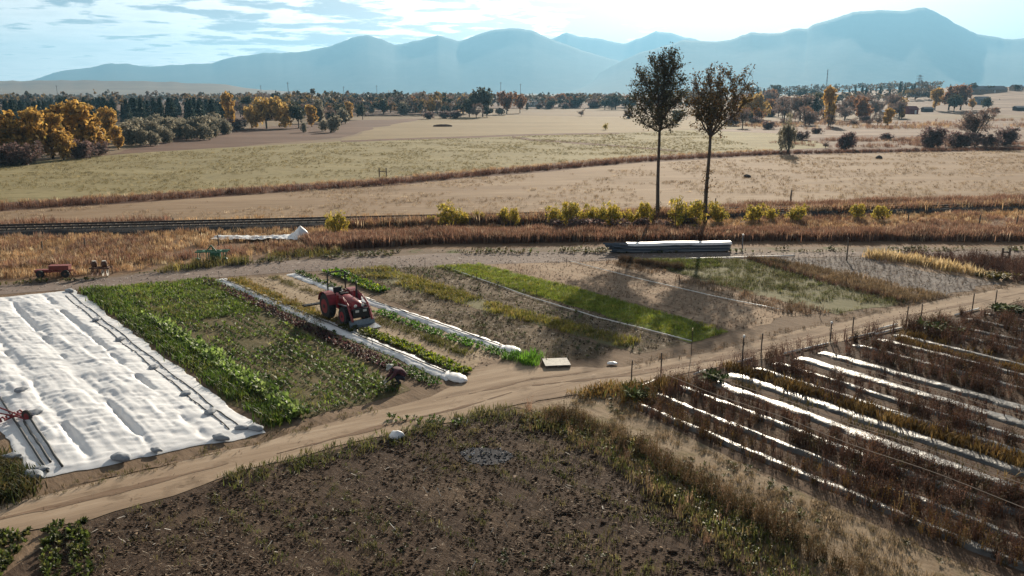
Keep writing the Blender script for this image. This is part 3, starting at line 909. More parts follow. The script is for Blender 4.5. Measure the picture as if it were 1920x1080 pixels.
stuff('row_edge_greens', [
    pile(pts_line([G(402, 524), G(600, 615), G(820, 712)], 16, 0.5), 'leaf', (0.08, 0.18), GREEN, cv=0.25),
    pile(pts_line([G(700, 672), G(824, 722)], 40, 0.8), 'leaf', (0.12, 0.24), GREEN + VIVID, cv=0.25),
    pile(pts_line([G(706, 584), G(800, 620), G(965, 672), G(1010, 680)], 30, 0.7), 'leaf', (0.16, 0.32), VIVID, cv=0.25),
    pile(pts_line([G(955, 668), G(1012, 682)], 30, 1.2), 'grass', (0.3, 0.5), VIVID, cv=0.25),
    pile(pts_line([G(560, 512), G(640, 545)], 14, 0.6), 'leaf', (0.2, 0.35), GREEN, cv=0.25)], M_LEAF, 'green leaves hugging the edges of the row covers')
stuff('lime_leaf_crop', [pile(pts_line([G(682, 620), G(768, 653), G(872, 701)], 60, 0.7), 'broad', (0.14, 0.25), LIME, cv=0.2),
                         pile(pts_line([G(640, 612), G(700, 634)], 18, 0.8), 'leaf', (0.2, 0.35), [(0.12, 0.12, 0.03), (0.09, 0.10, 0.02)], cv=0.25),
                         pile(pts_line([G(618, 508), G(720, 548)], 50, 1.0), 'broad', (0.18, 0.32), VIVID + LIME, cv=0.2)], M_LEAF, 'bright lime leaf crop behind the tractor and beside the first row cover')
stuff('lane_grass', [pile(pts_line([G(440, 524), G(530, 566), G(620, 606)], 30, 1.0), 'turf', (0.15, 0.3), [(0.27, 0.18, 0.05), (0.21, 0.165, 0.04), (0.16, 0.15, 0.04)], cv=0.2),
                     pile(pts_line([G(510, 520), G(600, 552)], 16, 0.7), 'turf', (0.1, 0.22), [(0.17, 0.14, 0.06), (0.13, 0.12, 0.04)], cv=0.2),
                     pile(pts_line([G(700, 598), G(880, 664)], 20, 0.7), 'turf', (0.12, 0.25), [(0.13, 0.12, 0.035), (0.10, 0.105, 0.025)], cv=0.2)], M_GRASS, 'yellowing grass between the wheel tracks of the tractor lane')
rp = []
for k, d in (('resid1', 13), ('resid2', 13)):
    P_ = PX(*BEDS[k])
    rp += [pile(pts_in(P_, 22, (1.6, 0.42, 41)), 'turf', (0.05, 0.14), [(0.20, 0.165, 0.11), (0.27, 0.225, 0.165), (0.12, 0.09, 0.055), (0.13, 0.125, 0.06)], cv=0.3), pile(pts_in(P_, 4, (1.6, 0.48, 49)), 'deadfine', (0.08, 0.18), [(0.22, 0.185, 0.14)], cv=0.3),
           pile(pts_in(P_, 16, (1.2, 0.43, 42)), 'straw', (0.06, 0.15), [(0.34, 0.30, 0.24), (0.24, 0.19, 0.14)], tilt=0.3),
           pile(pts_in(P_, 8), 'clod', (0.02, 0.06), SOILC),
           pile(pts_in(P_, 5, (1.5, 0.55, 43)), 'leaf', (0.15, 0.3), [(0.11, 0.12, 0.045), (0.15, 0.15, 0.08)], cv=0.25)]
stuff('crop_residue', rp, M_DEAD, 'grey withered residue of harvested rows')
stuff('yellow_grass', [pile(pts_in(PX(*BEDS['strip1']), 26, (2, 0.36, 44)), 'turf', (0.15, 0.32), [(0.21, 0.18, 0.04, 2), (0.155, 0.155, 0.03, 2), (0.29, 0.22, 0.075, 1)], cv=0.22)], M_LEAF, 'yellowish grass strip between the residue beds')
stuff('turf', [pile(pts_in(PX(*BEDS['turf']), 36), 'turf', (0.08, 0.2), [(0.15, 0.195, 0.025, 3), (0.20, 0.23, 0.032, 2), (0.28, 0.26, 0.05, 1)], cv=0.25)], M_LEAF, 'vivid green turf of the cover crop strip')
stuff('dry_weeds', [pile(pts_in(PX(*BEDS['dry']), 8, (2, 0.45, 45)), 'deadfine', (0.10, 0.25), [(0.22, 0.14, 0.09), (0.29, 0.21, 0.145), (0.14, 0.085, 0.06)], cv=0.28),
                    pile(pts_in(PX(*BEDS['dry2']), 10, (2, 0.44, 46)), 'turf', (0.12, 0.3), [(0.25, 0.175, 0.11), (0.17, 0.11, 0.07)], cv=0.25),
                    pile(pts_in(PX(*BEDS['drystrip']), 16), 'turf', (0.15, 0.4), [(0.30, 0.22, 0.13), (0.23, 0.16, 0.09)], cv=0.22),
                    pile(pts_line([G(1400, 486), G(1560, 534), G(1700, 568)], 14, 0.5), 'deadfine', (0.3, 0.5), BROWN, cv=0.25)], M_DEAD, 'dry bleached weeds over the tan beds')
bc = []
for k in ('dry', 'dry2', 'drystrip', 'lane', 'purple'):
    bc.append(pile(pts_in(PX(*BEDS[k]), 9), 'clod', (0.015, 0.04), [(0.28, 0.20, 0.14), (0.22, 0.155, 0.105), (0.36, 0.27, 0.2)], wide=1.7, cv=0.25))
    bc.append(pile(pts_in(PX(*BEDS[k]), 14, (1.5, 0.45, 48)), 'straw', (0.05, 0.14), [(0.42, 0.33, 0.24), (0.32, 0.24, 0.17), (0.24, 0.17, 0.12)], tilt=0.25))
stuff('bed_clods', bc, M_BIT, 'small clods and straw on the dry beds')
stuff('olive_grass', [pile(pts_in(PX(*BEDS['olive']), 16, (2.5, 0.38, 47)), 'turf', (0.1, 0.24), [(0.11, 0.105, 0.045), (0.15, 0.135, 0.07), (0.09, 0.10, 0.03)], cv=0.22),
                      pile(pts_in(PX((1190, 487), (1330, 486), (1360, 500), (1260, 505)), 20), 'turf', (0.12, 0.26), [(0.10, 0.13, 0.025), (0.13, 0.14, 0.035)], cv=0.2)], M_GRASS, 'dull olive grass on the right-hand bed')
pu = []
for i in range(11):
    f = i / 10
    pu.append(pile(evenrow([lerp(G(1450, 485), G(1605, 482), f), lerp(G(1770, 553), G(1865, 531), f)], 0.55, 0.12), 'deadfine', (0.3, 0.5), [(0.15, 0.125, 0.12), (0.10, 0.085, 0.07), (0.20, 0.17, 0.15)], cv=0.25))
stuff('grey_stubble', pu, M_DEAD, 'grey withered plants in rows on the right-hand stubble bed')
stuff('corn_stubble', [pile(pts_line([G(1625, 481), G(1700, 489), G(1850, 518)], 16, 1.1), 'grass', (0.45, 0.8), [(0.46, 0.34, 0.17, 2), (0.55, 0.43, 0.25, 2), (0.34, 0.23, 0.10, 1)], wide=1.4, cv=0.2),
                       pile(pts_line([G(1845, 516), G(1885, 526)], 20, 2.0), 'leaf', (0.4, 0.7), [(0.12, 0.10, 0.03), (0.17, 0.13, 0.04)], cv=0.2)], M_GRASS, 'pale bleached corn stalks in a line')
stuff('rust_weeds', [pile(pts_in(PX(*BEDS['rustweeds']), 16), 'deadfine', (0.4, 0.85), [(0.11, 0.055, 0.04), (0.15, 0.08, 0.055), (0.08, 0.045, 0.035)], cv=0.22)], M_DEAD, 'rust-brown dead weeds in the far right corner')
hw = [pile(pts_line([G(1162, 489), G(1278, 506)], 90, 0.7), 'deadfine', (0.3, 0.55), [(0.085, 0.055, 0.035), (0.12, 0.08, 0.05)], cv=0.25)]
stuff('windrow', hw, M_DEAD, 'dark brown windrow of raked weeds under the tree shadow')
stuff('windrow', [pile(pts_line([G(1404, 486), G(1480, 499)], 60, 0.6), 'deadfine', (0.25, 0.45), [(0.075, 0.06, 0.035), (0.10, 0.08, 0.05)], cv=0.25)], M_DEAD, 'short dark windrow left of the grey stubble')

# foreground tilled soil: clods, straw, weeds
fore = PX((110, 995), (430, 905), (720, 826), (965, 768), (1030, 797), (1200, 905), (1440, 1090), (1480, 1140), (60, 1140))
def off_ash(P):
    return P[~inside(ASH, P[:, 0], P[:, 1])]


n_ = pts_in(fore, 60, (0.9, 0.42, 56))
n_ = n_[~inside(ASH, n_[:, 0], n_[:, 1])]
ash_ = pts_in(ASH, 60)
stuff('soil_clods', [pile(n_, 'clod', (0.008, 0.034), SOILC, wide=2.0, cv=0.25), pile(off_ash(pts_in(fore, 3, (1.5, 0.55, 51))), 'clod', (0.025, 0.07), SOILC, wide=1.8, cv=0.2)], M_BIT, 'dark clods over the tilled field')
stuff('ash_lumps', [pile(ash_, 'clod', (0.015, 0.05), [(0.045, 0.045, 0.05), (0.12, 0.12, 0.125), (0.22, 0.22, 0.23)], wide=1.2, cv=0.3)], M_BIT, 'grey lumps in the ash patch')
stuff('straw_residue', [pile(off_ash(pts_in(fore, 75, (1.4, 0.44, 52))), 'straw', (0.025, 0.075), [(0.24, 0.18, 0.125, 3), (0.15, 0.105, 0.075, 4), (0.40, 0.34, 0.27, 1)], tilt=0.4, z=0.03),
                        pile(off_ash(pts_in(fore, 6, (2.2, 0.54, 53))), 'deadfine', (0.06, 0.16), [(0.16, 0.105, 0.07, 2), (0.22, 0.16, 0.11, 1), (0.11, 0.07, 0.05, 2)], cv=0.3),
                        pile(pts_in(fore, 0.35), 'straw', (0.08, 0.14), [(0.62, 0.58, 0.52)], tilt=0.5, z=0.05, wide=0.8)], M_DEAD, 'pale crop residue strewn over the tilled field')
fr = []
for k_ in range(12):
    a_, b_ = G(330 + k_ * 62, 940 - k_ * 14), G(330 + k_ * 62, 940 - k_ * 14)
    a_ = np.array(a_)
    b_ = a_ + np.array((0.67, -0.742)) * 16
    P_ = evenrow([a_, b_], 0.16, 0.10)
    P_ = P_[inside(np.array(fore), P_[:, 0], P_[:, 1]) & (fbm(P_[:, 0] / 2.4, P_[:, 1] / 2.4, 3, 90 + k_) > 0.5)]
    if len(P_) > 3:
        fr.append(pile(off_ash(P_), 'turf', (0.07, 0.18), [(0.085, 0.085, 0.03), (0.12, 0.105, 0.045), (0.065, 0.075, 0.022)], cv=0.3))
stuff('field_weeds', fr + [pile(pts_in(fore, 7, (2.6, 0.62, 54)), 'leaf', (0.08, 0.2), [(0.055, 0.068, 0.022), (0.085, 0.09, 0.03), (0.13, 0.11, 0.05)], cv=0.3),
                      pile(pts_in(fore, 9, (2.2, 0.64, 55)), 'turf', (0.08, 0.2), [(0.075, 0.075, 0.026), (0.12, 0.10, 0.045)], cv=0.3),
                      pile(pts_line(PX((420, 905), (720, 826), (960, 768)), 20, 1.2), 'turf', (0.12, 0.26), [(0.065, 0.075, 0.02), (0.10, 0.09, 0.035)], cv=0.3),
                      pile(pts_line(PX((720, 790), (830, 790), (880, 790)), 14, 0.8), 'leaf', (0.15, 0.3), GREEN, cv=0.3)], M_LEAF, 'patchy low weeds on the tilled field')
wl = PX((975, 790), (1050, 790), (1180, 850), (1320, 950), (1480, 1090), (1540, 1140))
stuff('weed_strip', [pile(pts_line(wl, 26, 1.5), 'leaf', (0.1, 0.24), [(0.085, 0.105, 0.022, 3), (0.125, 0.14, 0.03, 2), (0.18, 0.14, 0.05, 1)], cv=0.3),
                     pile(pts_line(wl, 34, 1.9), 'turf', (0.12, 0.3), [(0.10, 0.105, 0.03), (0.15, 0.12, 0.05)], cv=0.3),
                     pile(pts_line(wl, 8, 2.2), 'deadfine', (0.3, 0.55), [(0.15, 0.09, 0.06), (0.19, 0.13, 0.08)], cv=0.25)], M_LEAF, 'green and brown weeds along the edge of the tilled field')
wb = PX((1030, 778), (1150, 818), (1300, 905), (1440, 985), (1600, 1090), (1680, 1140))
stuff('brown_weed_hedge', [pile(pts_line(wb, 24, 0.9), 'deadfine', (0.4, 0.7), [(0.12, 0.075, 0.04, 3), (0.16, 0.105, 0.055, 2), (0.08, 0.06, 0.03, 2)], cv=0.25),
                           pile(pts_line(wb, 10, 0.9), 'leaf', (0.15, 0.3), [(0.06, 0.065, 0.02), (0.09, 0.08, 0.03)], cv=0.25)], M_DEAD, 'brown line of dead weeds along the tan fallow strip')
fal = PX((965, 760), (1170, 730), (1190, 772), (1400, 874), (1750, 1036), (1900, 1100), (1660, 1100), (1300, 915), (1060, 788))
stuff('fallow_weeds', [pile(pts_in(fal, 60, (0.9, 0.44, 61)), 'turf', (0.05, 0.15), [(0.20, 0.145, 0.085), (0.27, 0.205, 0.135), (0.13, 0.10, 0.05)], cv=0.25),
                       pile(pts_in(fal, 9, (1.4, 0.6, 62)), 'leaf', (0.12, 0.26), [(0.08, 0.085, 0.03), (0.12, 0.11, 0.05)], cv=0.25),
                       pile(pts_line(PX((1080, 745), (1180, 726), (1230, 735)), 20, 1.2), 'turf', (0.2, 0.4), OCHRE + [(0.13, 0.13, 0.04)], cv=0.25)], M_GRASS, 'short dry weeds on the tan fallow strip')
trk = PX((0, 952), (480, 836), (960, 712), (1390, 650), (1920, 540), (1920, 560), (1400, 678), (980, 752), (480, 880), (0, 1000))
stuff('track_straw', [pile(pts_in(trk, 12, (0.8, 0.52, 64)), 'straw', (0.03, 0.09), [(0.36, 0.28, 0.2), (0.2, 0.14, 0.1)], tilt=0.2), 
                      pile(pts_line(PX((0, 945), (480, 828), (700, 768)), 10, 0.8), 'turf', (0.06, 0.16), [(0.12, 0.09, 0.05), (0.09, 0.085, 0.03)], cv=0.25),
                      pile(pts_line(PX((1180, 686), (1390, 642), (1700, 571), (1920, 531)), 9, 0.8), 'turf', (0.06, 0.16), [(0.17, 0.115, 0.075), (0.12, 0.09, 0.06)], cv=0.25)], M_GRASS, 'clods and stubs along the dirt track')
cl = []
for a, b, w in (((20, 1000), (-60, 1130), 1.1), ((100, 985), (90, 1130), 0.45), ((145, 985), (160, 1130), 0.45)):
    cl.append(pile(pts_line([G(*a), G(*b)], 48 if w > 1 else 26, w), 'broad', (0.12, 0.24), [(0.055, 0.075, 0.016, 2), (0.085, 0.11, 0.022, 2), (0.14, 0.14, 0.04, 1)], cv=0.28))
stuff('leafy_rows', cl, M_LEAF, 'dark green leafy rows in the near left corner')
stuff('cover_side_weeds', [pile(pts_in(PX((-60, 850), (10, 860), (50, 890), (60, 925), (0, 945), (-60, 960)), 45), 'turf', (0.2, 0.4), [(0.08, 0.075, 0.025), (0.13, 0.10, 0.04), (0.05, 0.06, 0.02)], cv=0.25)], M_GRASS, 'dark weeds left of the white cover')

# ------------------------------------------------------------------ mulched rows with dead crops
r_ = np.array((0.60, -0.80))
n__ = np.array((0.80, 0.60))


def uvp(u, v):
    return tuple(r_ * u + n__ * v)


def u_start(v):
    return -21.6 + (v - 21.8) * 0.115


def u_end(v):
    return 0.0 if v < 25 else (-2.5 if v < 30 else (-6.5 if v < 36 else -9.5))


def mulch_mat():
    m, t = new_mat('mulch_film')
    co = nd(t, 'ShaderNodeTexCoord')
    n = nd(t, 'ShaderNodeTexNoise', {'Vector': co.outputs['Object'], 'Scale': 5.0, 'Detail': 5.0, 'Roughness': 0.6})
    n2 = nd(t, 'ShaderNodeTexNoise', {'Vector': co.outputs['Object'], 'Scale': 1.3, 'Detail': 4.0, 'Roughness': 0.6})
    c = ramp(t, n2.outputs[0], [(0.35, (0.02, 0.02, 0.022)), (0.65, (0.08, 0.075, 0.07))])
    bp = nd(t, 'ShaderNodeBump', {'Strength': 0.8, 'Distance': 0.03, 'Height': n.outputs[0]})
    b = nd(t, 'ShaderNodeBsdfPrincipled', {'Base Color': c, 'Roughness': 0.40, 'Specular IOR Level': 0.6, 'Normal': bp.outputs[0]})
    out(t, b.outputs[0])
    return m


M_MULCH = mulch_mat()


def dome_strip(name, a, b, width, height, mat, seed, nl=None, wob=0.03, ends=True, z0=0.0, wrinkle=0.02):
    """a long low dome of film or fabric along a ground line, with crumples"""
    a, b = np.array(a), np.array(b)
    L = np.linalg.norm(b - a)
    d = (b - a) / L
    nn = np.array((-d[1], d[0]))
    nl = nl or int(L / 0.18)
    na = 9
    s = np.linspace(0, 1, nl)
    q = np.linspace(-1, 1, na)
    S, Q = np.meshgrid(s, q, indexing='ij')
    wv = (fbm(S * L / 2.5, S * 0, 3, seed) - 0.5) * wob * 4
    ew = width * (0.5 + 0.09 * (fbm(S * L / 0.5, Q * 0 + np.sign(Q) * 3, 3, seed + 2) - 0.5) * 4)
    X = a[0] + d[0] * S * L + nn[0] * (Q * ew + wv)
    Y = a[1] + d[1] * S * L + nn[1] * (Q * ew + wv)
    Z = z0 + height * (1 - np.abs(Q) ** 2.2) * (0.8 + 0.5 * (fbm(S * L / 0.9, Q, 3, seed + 5) - 0.3))
    if ends:
        Z *= np.clip(np.minimum(S, 1 - S) * L / 0.5, 0.05, 1)
    Z += wrinkle * (fbm(S * L / 0.22, Q * 3 + S * 40, 3, seed + 7) - 0.5) * 2
    Z = np.maximum(Z, 0.004)
    Z[:, 0] = Z[:, -1] = -0.02
    V = np.stack([X.ravel(), Y.ravel(), Z.ravel()], 1)
    i = np.arange((nl - 1) * (na - 1))
    r, c = i // (na - 1), i % (na - 1)
    k = r * na + c
    return mesh(name, V, np.stack([k, k + na, k + na + 1, k + 1], 1), mat, smooth=True)


STRIPS = [(21.8, 'dashed glinting film strip at the near edge of the mulched field'), (23.15, 'film strip under the first string line, second from the fallow strip'),
          (24.6, 'half-hidden film strip between two dense brown rows near the front'), (26.2, 'widest bare white-glinting film strip, left one of the bright pair'),
          (27.6, 'bare bright film strip left of the ochre weeds, right one of the bright pair'), (29.1, 'broken film strip just right of the ochre weed line'),
          (30.4, 'film strip nearly buried under purple-brown plants'), (31.9, 'bright film strip left of the pair in the middle of the field'),
          (33.5, 'bright film strip right of the pair in the middle of the field'), (35.8, 'dark shaded film strip among tall purple-brown rows'),
          (37.6, 'evenly notched film strip on the near side of the ochre grass'), (39.0, 'evenly notched film strip on the far side of the ochre grass'),
          (41.4, 'film scraps showing in the dark brown rows beyond the ochre grass'), (43.0, 'film strip in the far dark rows, second beyond the ochre grass'),
          (45.0, 'film strip beside the farthest green weed clump'), (47.0, 'farthest film strip at the edge of the mulched field')]
for i, (v, lab) in enumerate(STRIPS):
    wd = 0.72 if v in (26.2, 27.6, 31.9, 33.5) else 0.46
    o = dome_strip('mulch_film', uvp(u_start(v), v), uvp(u_end(v), v), wd, 0.10, M_MULCH, 100 + i, wrinkle=0.03)
    tag(o, lab, 'plastic mulch', 'plastic mulch strips on the right-hand field')
DROWS = [(21.5, .62, 9, BROWN + OCHRE), (22.9, .6, 6, BROWN), (24.4, .6, 7, BROWN), (28.85, .55, 6, BROWN), (33.1, .3, 3, BROWN), (35.45, .6, 7, BROWN), (41.2, .6, 6, BROWN), (42.7, .6, 6, BROWN), (44.7, .6, 6, BROWN), (22.25, .70, 9, BROWN + OCHRE), (22.6, .6, 5, BROWN), (23.75, .75, 10, BROWN), (24.15, .6, 5, BROWN), (25.15, .75, 11, BROWN), (25.6, .6, 5, BROWN), (26.75, .35, 4, [(0.11, 0.09, 0.035), (0.14, 0.1, 0.05)]),
         (28.25, .45, 14, OCHRE), (28.55, .35, 8, OCHRE + BROWN), (29.75, .7, 10, BROWN), (30.1, .65, 6, BROWN), (30.9, .72, 10, BROWN), (32.6, .35, 4, BROWN), (34.3, .7, 10, BROWN), (34.9, .75, 8, BROWN), (36.3, .75, 10, BROWN), (36.9, .7, 8, BROWN),
         (38.3, .32, 22, OCHRE), (39.5, .4, 6, OCHRE), (40.1, .7, 9, BROWN), (40.8, .75, 9, BROWN), (41.9, .75, 9, BROWN), (42.4, .7, 8, BROWN), (43.7, .75, 9, BROWN), (44.3, .7, 8, BROWN), (45.7, .7, 9, BROWN), (46.4, .7, 8, BROWN), (47.8, .7, 9, BROWN), (48.6, .7, 9, BROWN)]
for i, (v, h, dens, pal) in enumerate(DROWS):
    kd = 'deadfine' if h > .5 else 'turf'
    a, b = uvp(u_start(v) + RNG.uniform(-0.8, 0.5), v), uvp(u_end(v), v)
    P_ = pts_line([a, b], dens * (1.25 if h > .5 else 1), 0.45)
    g = fbm(P_[:, 0] / 1.6, P_[:, 1] / 1.6, 3, 200 + i)
    P_ = P_[g > 0.36]
    ps = [pile(P_, kd, (h * .5, h * 1.05), pal, cv=0.3)]
    if h > .5:
        ps.append(pile(P_[::3] + RNG.normal(0, .1, P_[::3].shape), 'dead', (h * .5, h * 1.0), [(0.10, 0.055, 0.035), (0.145, 0.08, 0.04), (0.07, 0.055, 0.025)], cv=0.3))
    stuff('dead_crop_row', ps, M_DEAD, 'row of dead brown crop plants between the film strips')
stuff('field_end_weeds', [pile(pts_line([uvp(-21.6, 21.6), uvp(-21.4, 25.2)], 16, 0.8), 'grass', (0.35, 0.6), OCHRE + [(0.12, 0.12, 0.04)], cv=0.25),
                          pile(pts_line([uvp(u_start(24) - .6, 24), uvp(u_start(40) - .6, 40)], 5, 1.0), 'deadfine', (0.5, 0.8), [(0.15, 0.085, 0.065), (0.11, 0.065, 0.05)], cv=0.2),
                          pile(np.array([uvp(-20.8, 24.1), uvp(-20.9, 28.5), uvp(-19.9, 29.9), uvp(-20, 30.4)]).repeat(6, 0) + RNG.normal(0, .35, (24, 2)), 'deadfine', (0.7, 1.05), [(0.15, 0.085, 0.065), (0.17, 0.10, 0.08)], cv=0.15),
                          pile(np.array([uvp(-21.3, 22.1), uvp(-20.7, 26.4), uvp(-18.7, 41.1), uvp(-18.5, 41.6), uvp(-18.0, 47.5), uvp(-17.8, 48.2)]).repeat(16, 0) + RNG.normal(0, .3, (96, 2)), 'leaf', (0.4, 0.8), [(0.045, 0.07, 0.018), (0.07, 0.085, 0.025)], cv=0.25)],
      M_DEAD, 'weeds at the heads of the mulched rows along the track')
print('tris', TRI[0])

# ------------------------------------------------------------------ paints and metals
M_RED = solid('red_paint', (0.22, 0.016, 0.024), 0.45, 0, 0.35, 4, 0.5)
M_REDOLD = solid('weathered_red_paint', (0.19, 0.03, 0.022), 0.65, 0, 0.3, 6)
M_GREENP = solid('green_paint', (0.02, 0.12, 0.06), 0.5, 0, 0.3, 5)
M_RUST = solid('rusty_steel', (0.12, 0.06, 0.04), 0.8, 0.2, 0.35, 9)
M_BLACK = solid('black_paint', (0.018, 0.018, 0.02), 0.5, 0, 0.2)
M_RUBBER = solid('tyre_rubber', (0.02, 0.02, 0.022), 0.85, 0, 0.3, 12)
M_STEEL = solid('worn_steel', (0.30, 0.31, 0.33), 0.38, 0.8, 0.2, 8)
M_GREY = solid('grey_plastic', (0.16, 0.17, 0.19), 0.5)
M_WHITEP = solid('white_plastic', (0.72, 0.72, 0.70), 0.45, 0, 0.08)
M_LAMP = solid('lamp_glass', (0.75, 0.75, 0.72), 0.15, 0, 0.03)
M_HOSE = solid('black_hose', (0.022, 0.022, 0.024), 0.55, 0, 0.2)
M_POSTW = solid('weathered_post', (0.13, 0.10, 0.075), 0.85, 0, 0.3, 9)
M_STAKE = solid('rusty_stake', (0.06, 0.042, 0.035), 0.8, 0.2, 0.3, 9)
M_PLANK = solid('bleached_plank', (0.52, 0.49, 0.44), 0.8, 0, 0.2, 7)
M_BAG = solid('grey_sandbag', (0.25, 0.27, 0.30), 0.75, 0, 0.15, 9)


def fabric(name, c, trans):
    m, t = new_mat(name)
    co = nd(t, 'ShaderNodeTexCoord')
    n = nd(t, 'ShaderNodeTexNoise', {'Vector': co.outputs['Object'], 'Scale': 1.2, 'Detail': 6.0, 'Roughness': 0.65})
    cc = ramp(t, n.outputs[0], [(0.3, [x * 0.92 for x in c]), (0.65, c)])
    b = nd(t, 'ShaderNodeBsdfPrincipled', {'Base Color': cc, 'Roughness': 0.5, 'Specular IOR Level': 0.8})
    tr = nd(t, 'ShaderNodeBsdfTranslucent', {'Color': cc})
    mx = nd(t, 'ShaderNodeMixShader', {0: trans, 1: b.outputs[0], 2: tr.outputs[0]})
    out(t, mx.outputs[0])
    return m


M_FLEECE = fabric('white_fleece', (0.88, 0.885, 0.90), 0.2)
M_TARP = fabric('white_tarpaulin', (0.80, 0.81, 0.83), 0.0)

# ------------------------------------------------------------------ the big white row cover
cTR, cBR, cBL = np.array(G(143, 543)), np.array(G(497, 812)), np.array(G(58, 898))
cTL = cTR + (cBL - cBR) * 1.05


def cover_xy(s, w):
    """s along the beds 0 (far) .. 1 (near), w across 0 (right) .. 1 (left)"""
    s, w = np.asarray(s)[..., None], np.asarray(w)[..., None]
    return (cTR * (1 - s) + cBR * s) * (1 - w) + (cTL * (1 - s) + cBL * s) * w


def cover_z(s, w):
    Ls, Lw = s * 30.0, w * 7.2
    beds = np.abs(np.sin(np.pi * (w * 4.0 + 0.06 * (fbm(Ls / 5, Ls * 0, 3, 71) - 0.5)))) ** 0.8
    inner = np.clip((w - 0.13) * 8, 0, 1) * np.clip((0.95 - w) * 10, 0, 1) * np.clip(s * 12, 0, 1) * np.clip((1 - s) * 9, 0, 1)
    z = 0.05 + inner * (0.08 + 0.085 * beds + 0.10 * (fbm(Ls / 1.6, Lw / 0.9, 4, 72) - 0.5) * 2)
    # pull folds running out to the weights, finer creases across the beds
    z += 0.05 * (fbm(Lw / 0.22 + Ls * 0.22, Ls / 2.6, 3, 78) - 0.5) * 2 * np.clip(inner + 0.2, 0, 1)
    z += 0.04 * (fbm(Ls / 0.55 + Lw * 0.9, Lw / 1.5, 4, 73) - 0.5) * 2 * np.clip(0.35 + inner, 0, 1)
    z += 0.04 * (fbm(Ls / 0.26 + Lw * 0.5, Lw / 0.8, 3, 74, 0.6) - 0.5) * 2
    groove = np.exp(-((w * 4.0 - np.round(w * 4.0)) / 0.07) ** 2)
    z -= 0.24 * inner * groove * np.clip((fbm(Ls / 1.8, Lw, 3, 75) - 0.42) * 6, 0, 1)
    return np.maximum(z, 0.012)


ns, nw = 330, 120
S, Wd = np.meshgrid(np.linspace(0, 1, ns), np.linspace(0, 1, nw), indexing='ij')
XY = cover_xy(S, Wd)
Z = cover_z(S, Wd)
edge = np.minimum(np.minimum(S * 30, (1 - S) * 30), np.minimum(Wd * 7.2, (1 - Wd) * 7.2))
XY = XY + (np.stack([fbm(XY[..., 0] * 0.9, XY[..., 1] * 0.9, 3, 76), fbm(XY[..., 0] * 0.9, XY[..., 1] * 0.9, 3, 77)], -1) - 0.5) * 0.55 * np.exp(-edge / 0.5)[..., None]
Z = np.where(edge < 0.001, -0.01, Z * np.clip(0.25 + edge * 2, 0, 1))
i = np.arange((ns - 1) * (nw - 1))
k = (i // (nw - 1)) * nw + i % (nw - 1)
o = mesh('row_cover', np.concatenate([XY, Z[..., None]], -1).reshape(-1, 3), np.stack([k, k + 1, k + nw + 1, k + nw], 1), M_FLEECE, smooth=True)
tag(o, 'huge rumpled white fleece sheet covering several beds beside the track', 'row cover')


def on_cover(s, w, dz=0.0):
    p = cover_xy(np.array(s), np.array(w))
    return (float(p[0]), float(p[1]), float(cover_z(np.array(s), np.array(w))) + dz)


def hose(name, pts, r, mat, label, cat, group=None):
    o = MB().tube(pts, r, 6).build(name, mat, None, smooth=True)
    return tag(o, label, cat, group)


rr = random.Random(3)
for w0, lab, a in ((0.075, 'black hose lying along the right edge of the white cover, nearer the grass', 0.01), (0.125, 'black hose on the white cover a little in from its right edge', 0.06)):
    hose('hose', [on_cover(a + (0.97 - a) * j / 60, w0 + 0.006 * math.sin(j * 0.55 + w0 * 40) * (1 if j % 2 else 0.7), 0.02) for j in range(61)], 0.022, M_HOSE, lab, 'hose', 'hoses weighing the white cover')
for w0, s0, s1, lab in ((0.93, 0.70, 0.995, 'longest black pipe holding down the left edge of the white cover'), (0.90, 0.82, 0.97, 'middle black pipe near the left edge of the white cover'), (0.87, 0.80, 0.99, 'innermost thin black pipe near the left edge of the white cover')):
    hose('hose', [on_cover(s0 + (s1 - s0) * j / 14, w0, 0.03) for j in range(15)], 0.04, M_HOSE, lab, 'pipe', 'pipes on the left edge of the white cover')


def sandbag(loc, rz, sc, label):
    bm = bmesh.new()
    bmesh.ops.create_icosphere(bm, subdivisions=3, radius=1)
    rs = random.Random(int(loc[0] * 1000))
    ph = rs.uniform(0, 6)
    for v in bm.verts:
        x, y, z = v.co
        v.co.x = x * 0.42 * (1 + 0.10 * math.sin(3 * y + ph))
        v.co.y = y * 0.25 * (1 + 0.12 * math.sin(4 * x + ph))
        v.co.z = max(z, -0.55) * 0.16 + 0.03 * math.sin(5 * x + ph) * math.sin(4 * y)
    # gathered neck
    for v in bm.verts:
        if v.co.x > 0.33:
            v.co.y *= 0.45
            v.co.x += 0.05
    me = bpy.data.meshes.new('sandbag')
    bm.to_mesh(me)
    bm.free()
    for p in me.polygons:
        p.use_smooth = True
    me.materials.append(M_BAG)
    o = link('sandbag', me)
    o.location = (loc[0], loc[1], loc[2] + 0.06)
    o.rotation_euler = (0, 0, rz)
    o.scale = (sc * 0.78, sc * 0.78, sc * 0.7)
    return tag(o, label, 'sandbag', 'sandbags weighing the white cover')


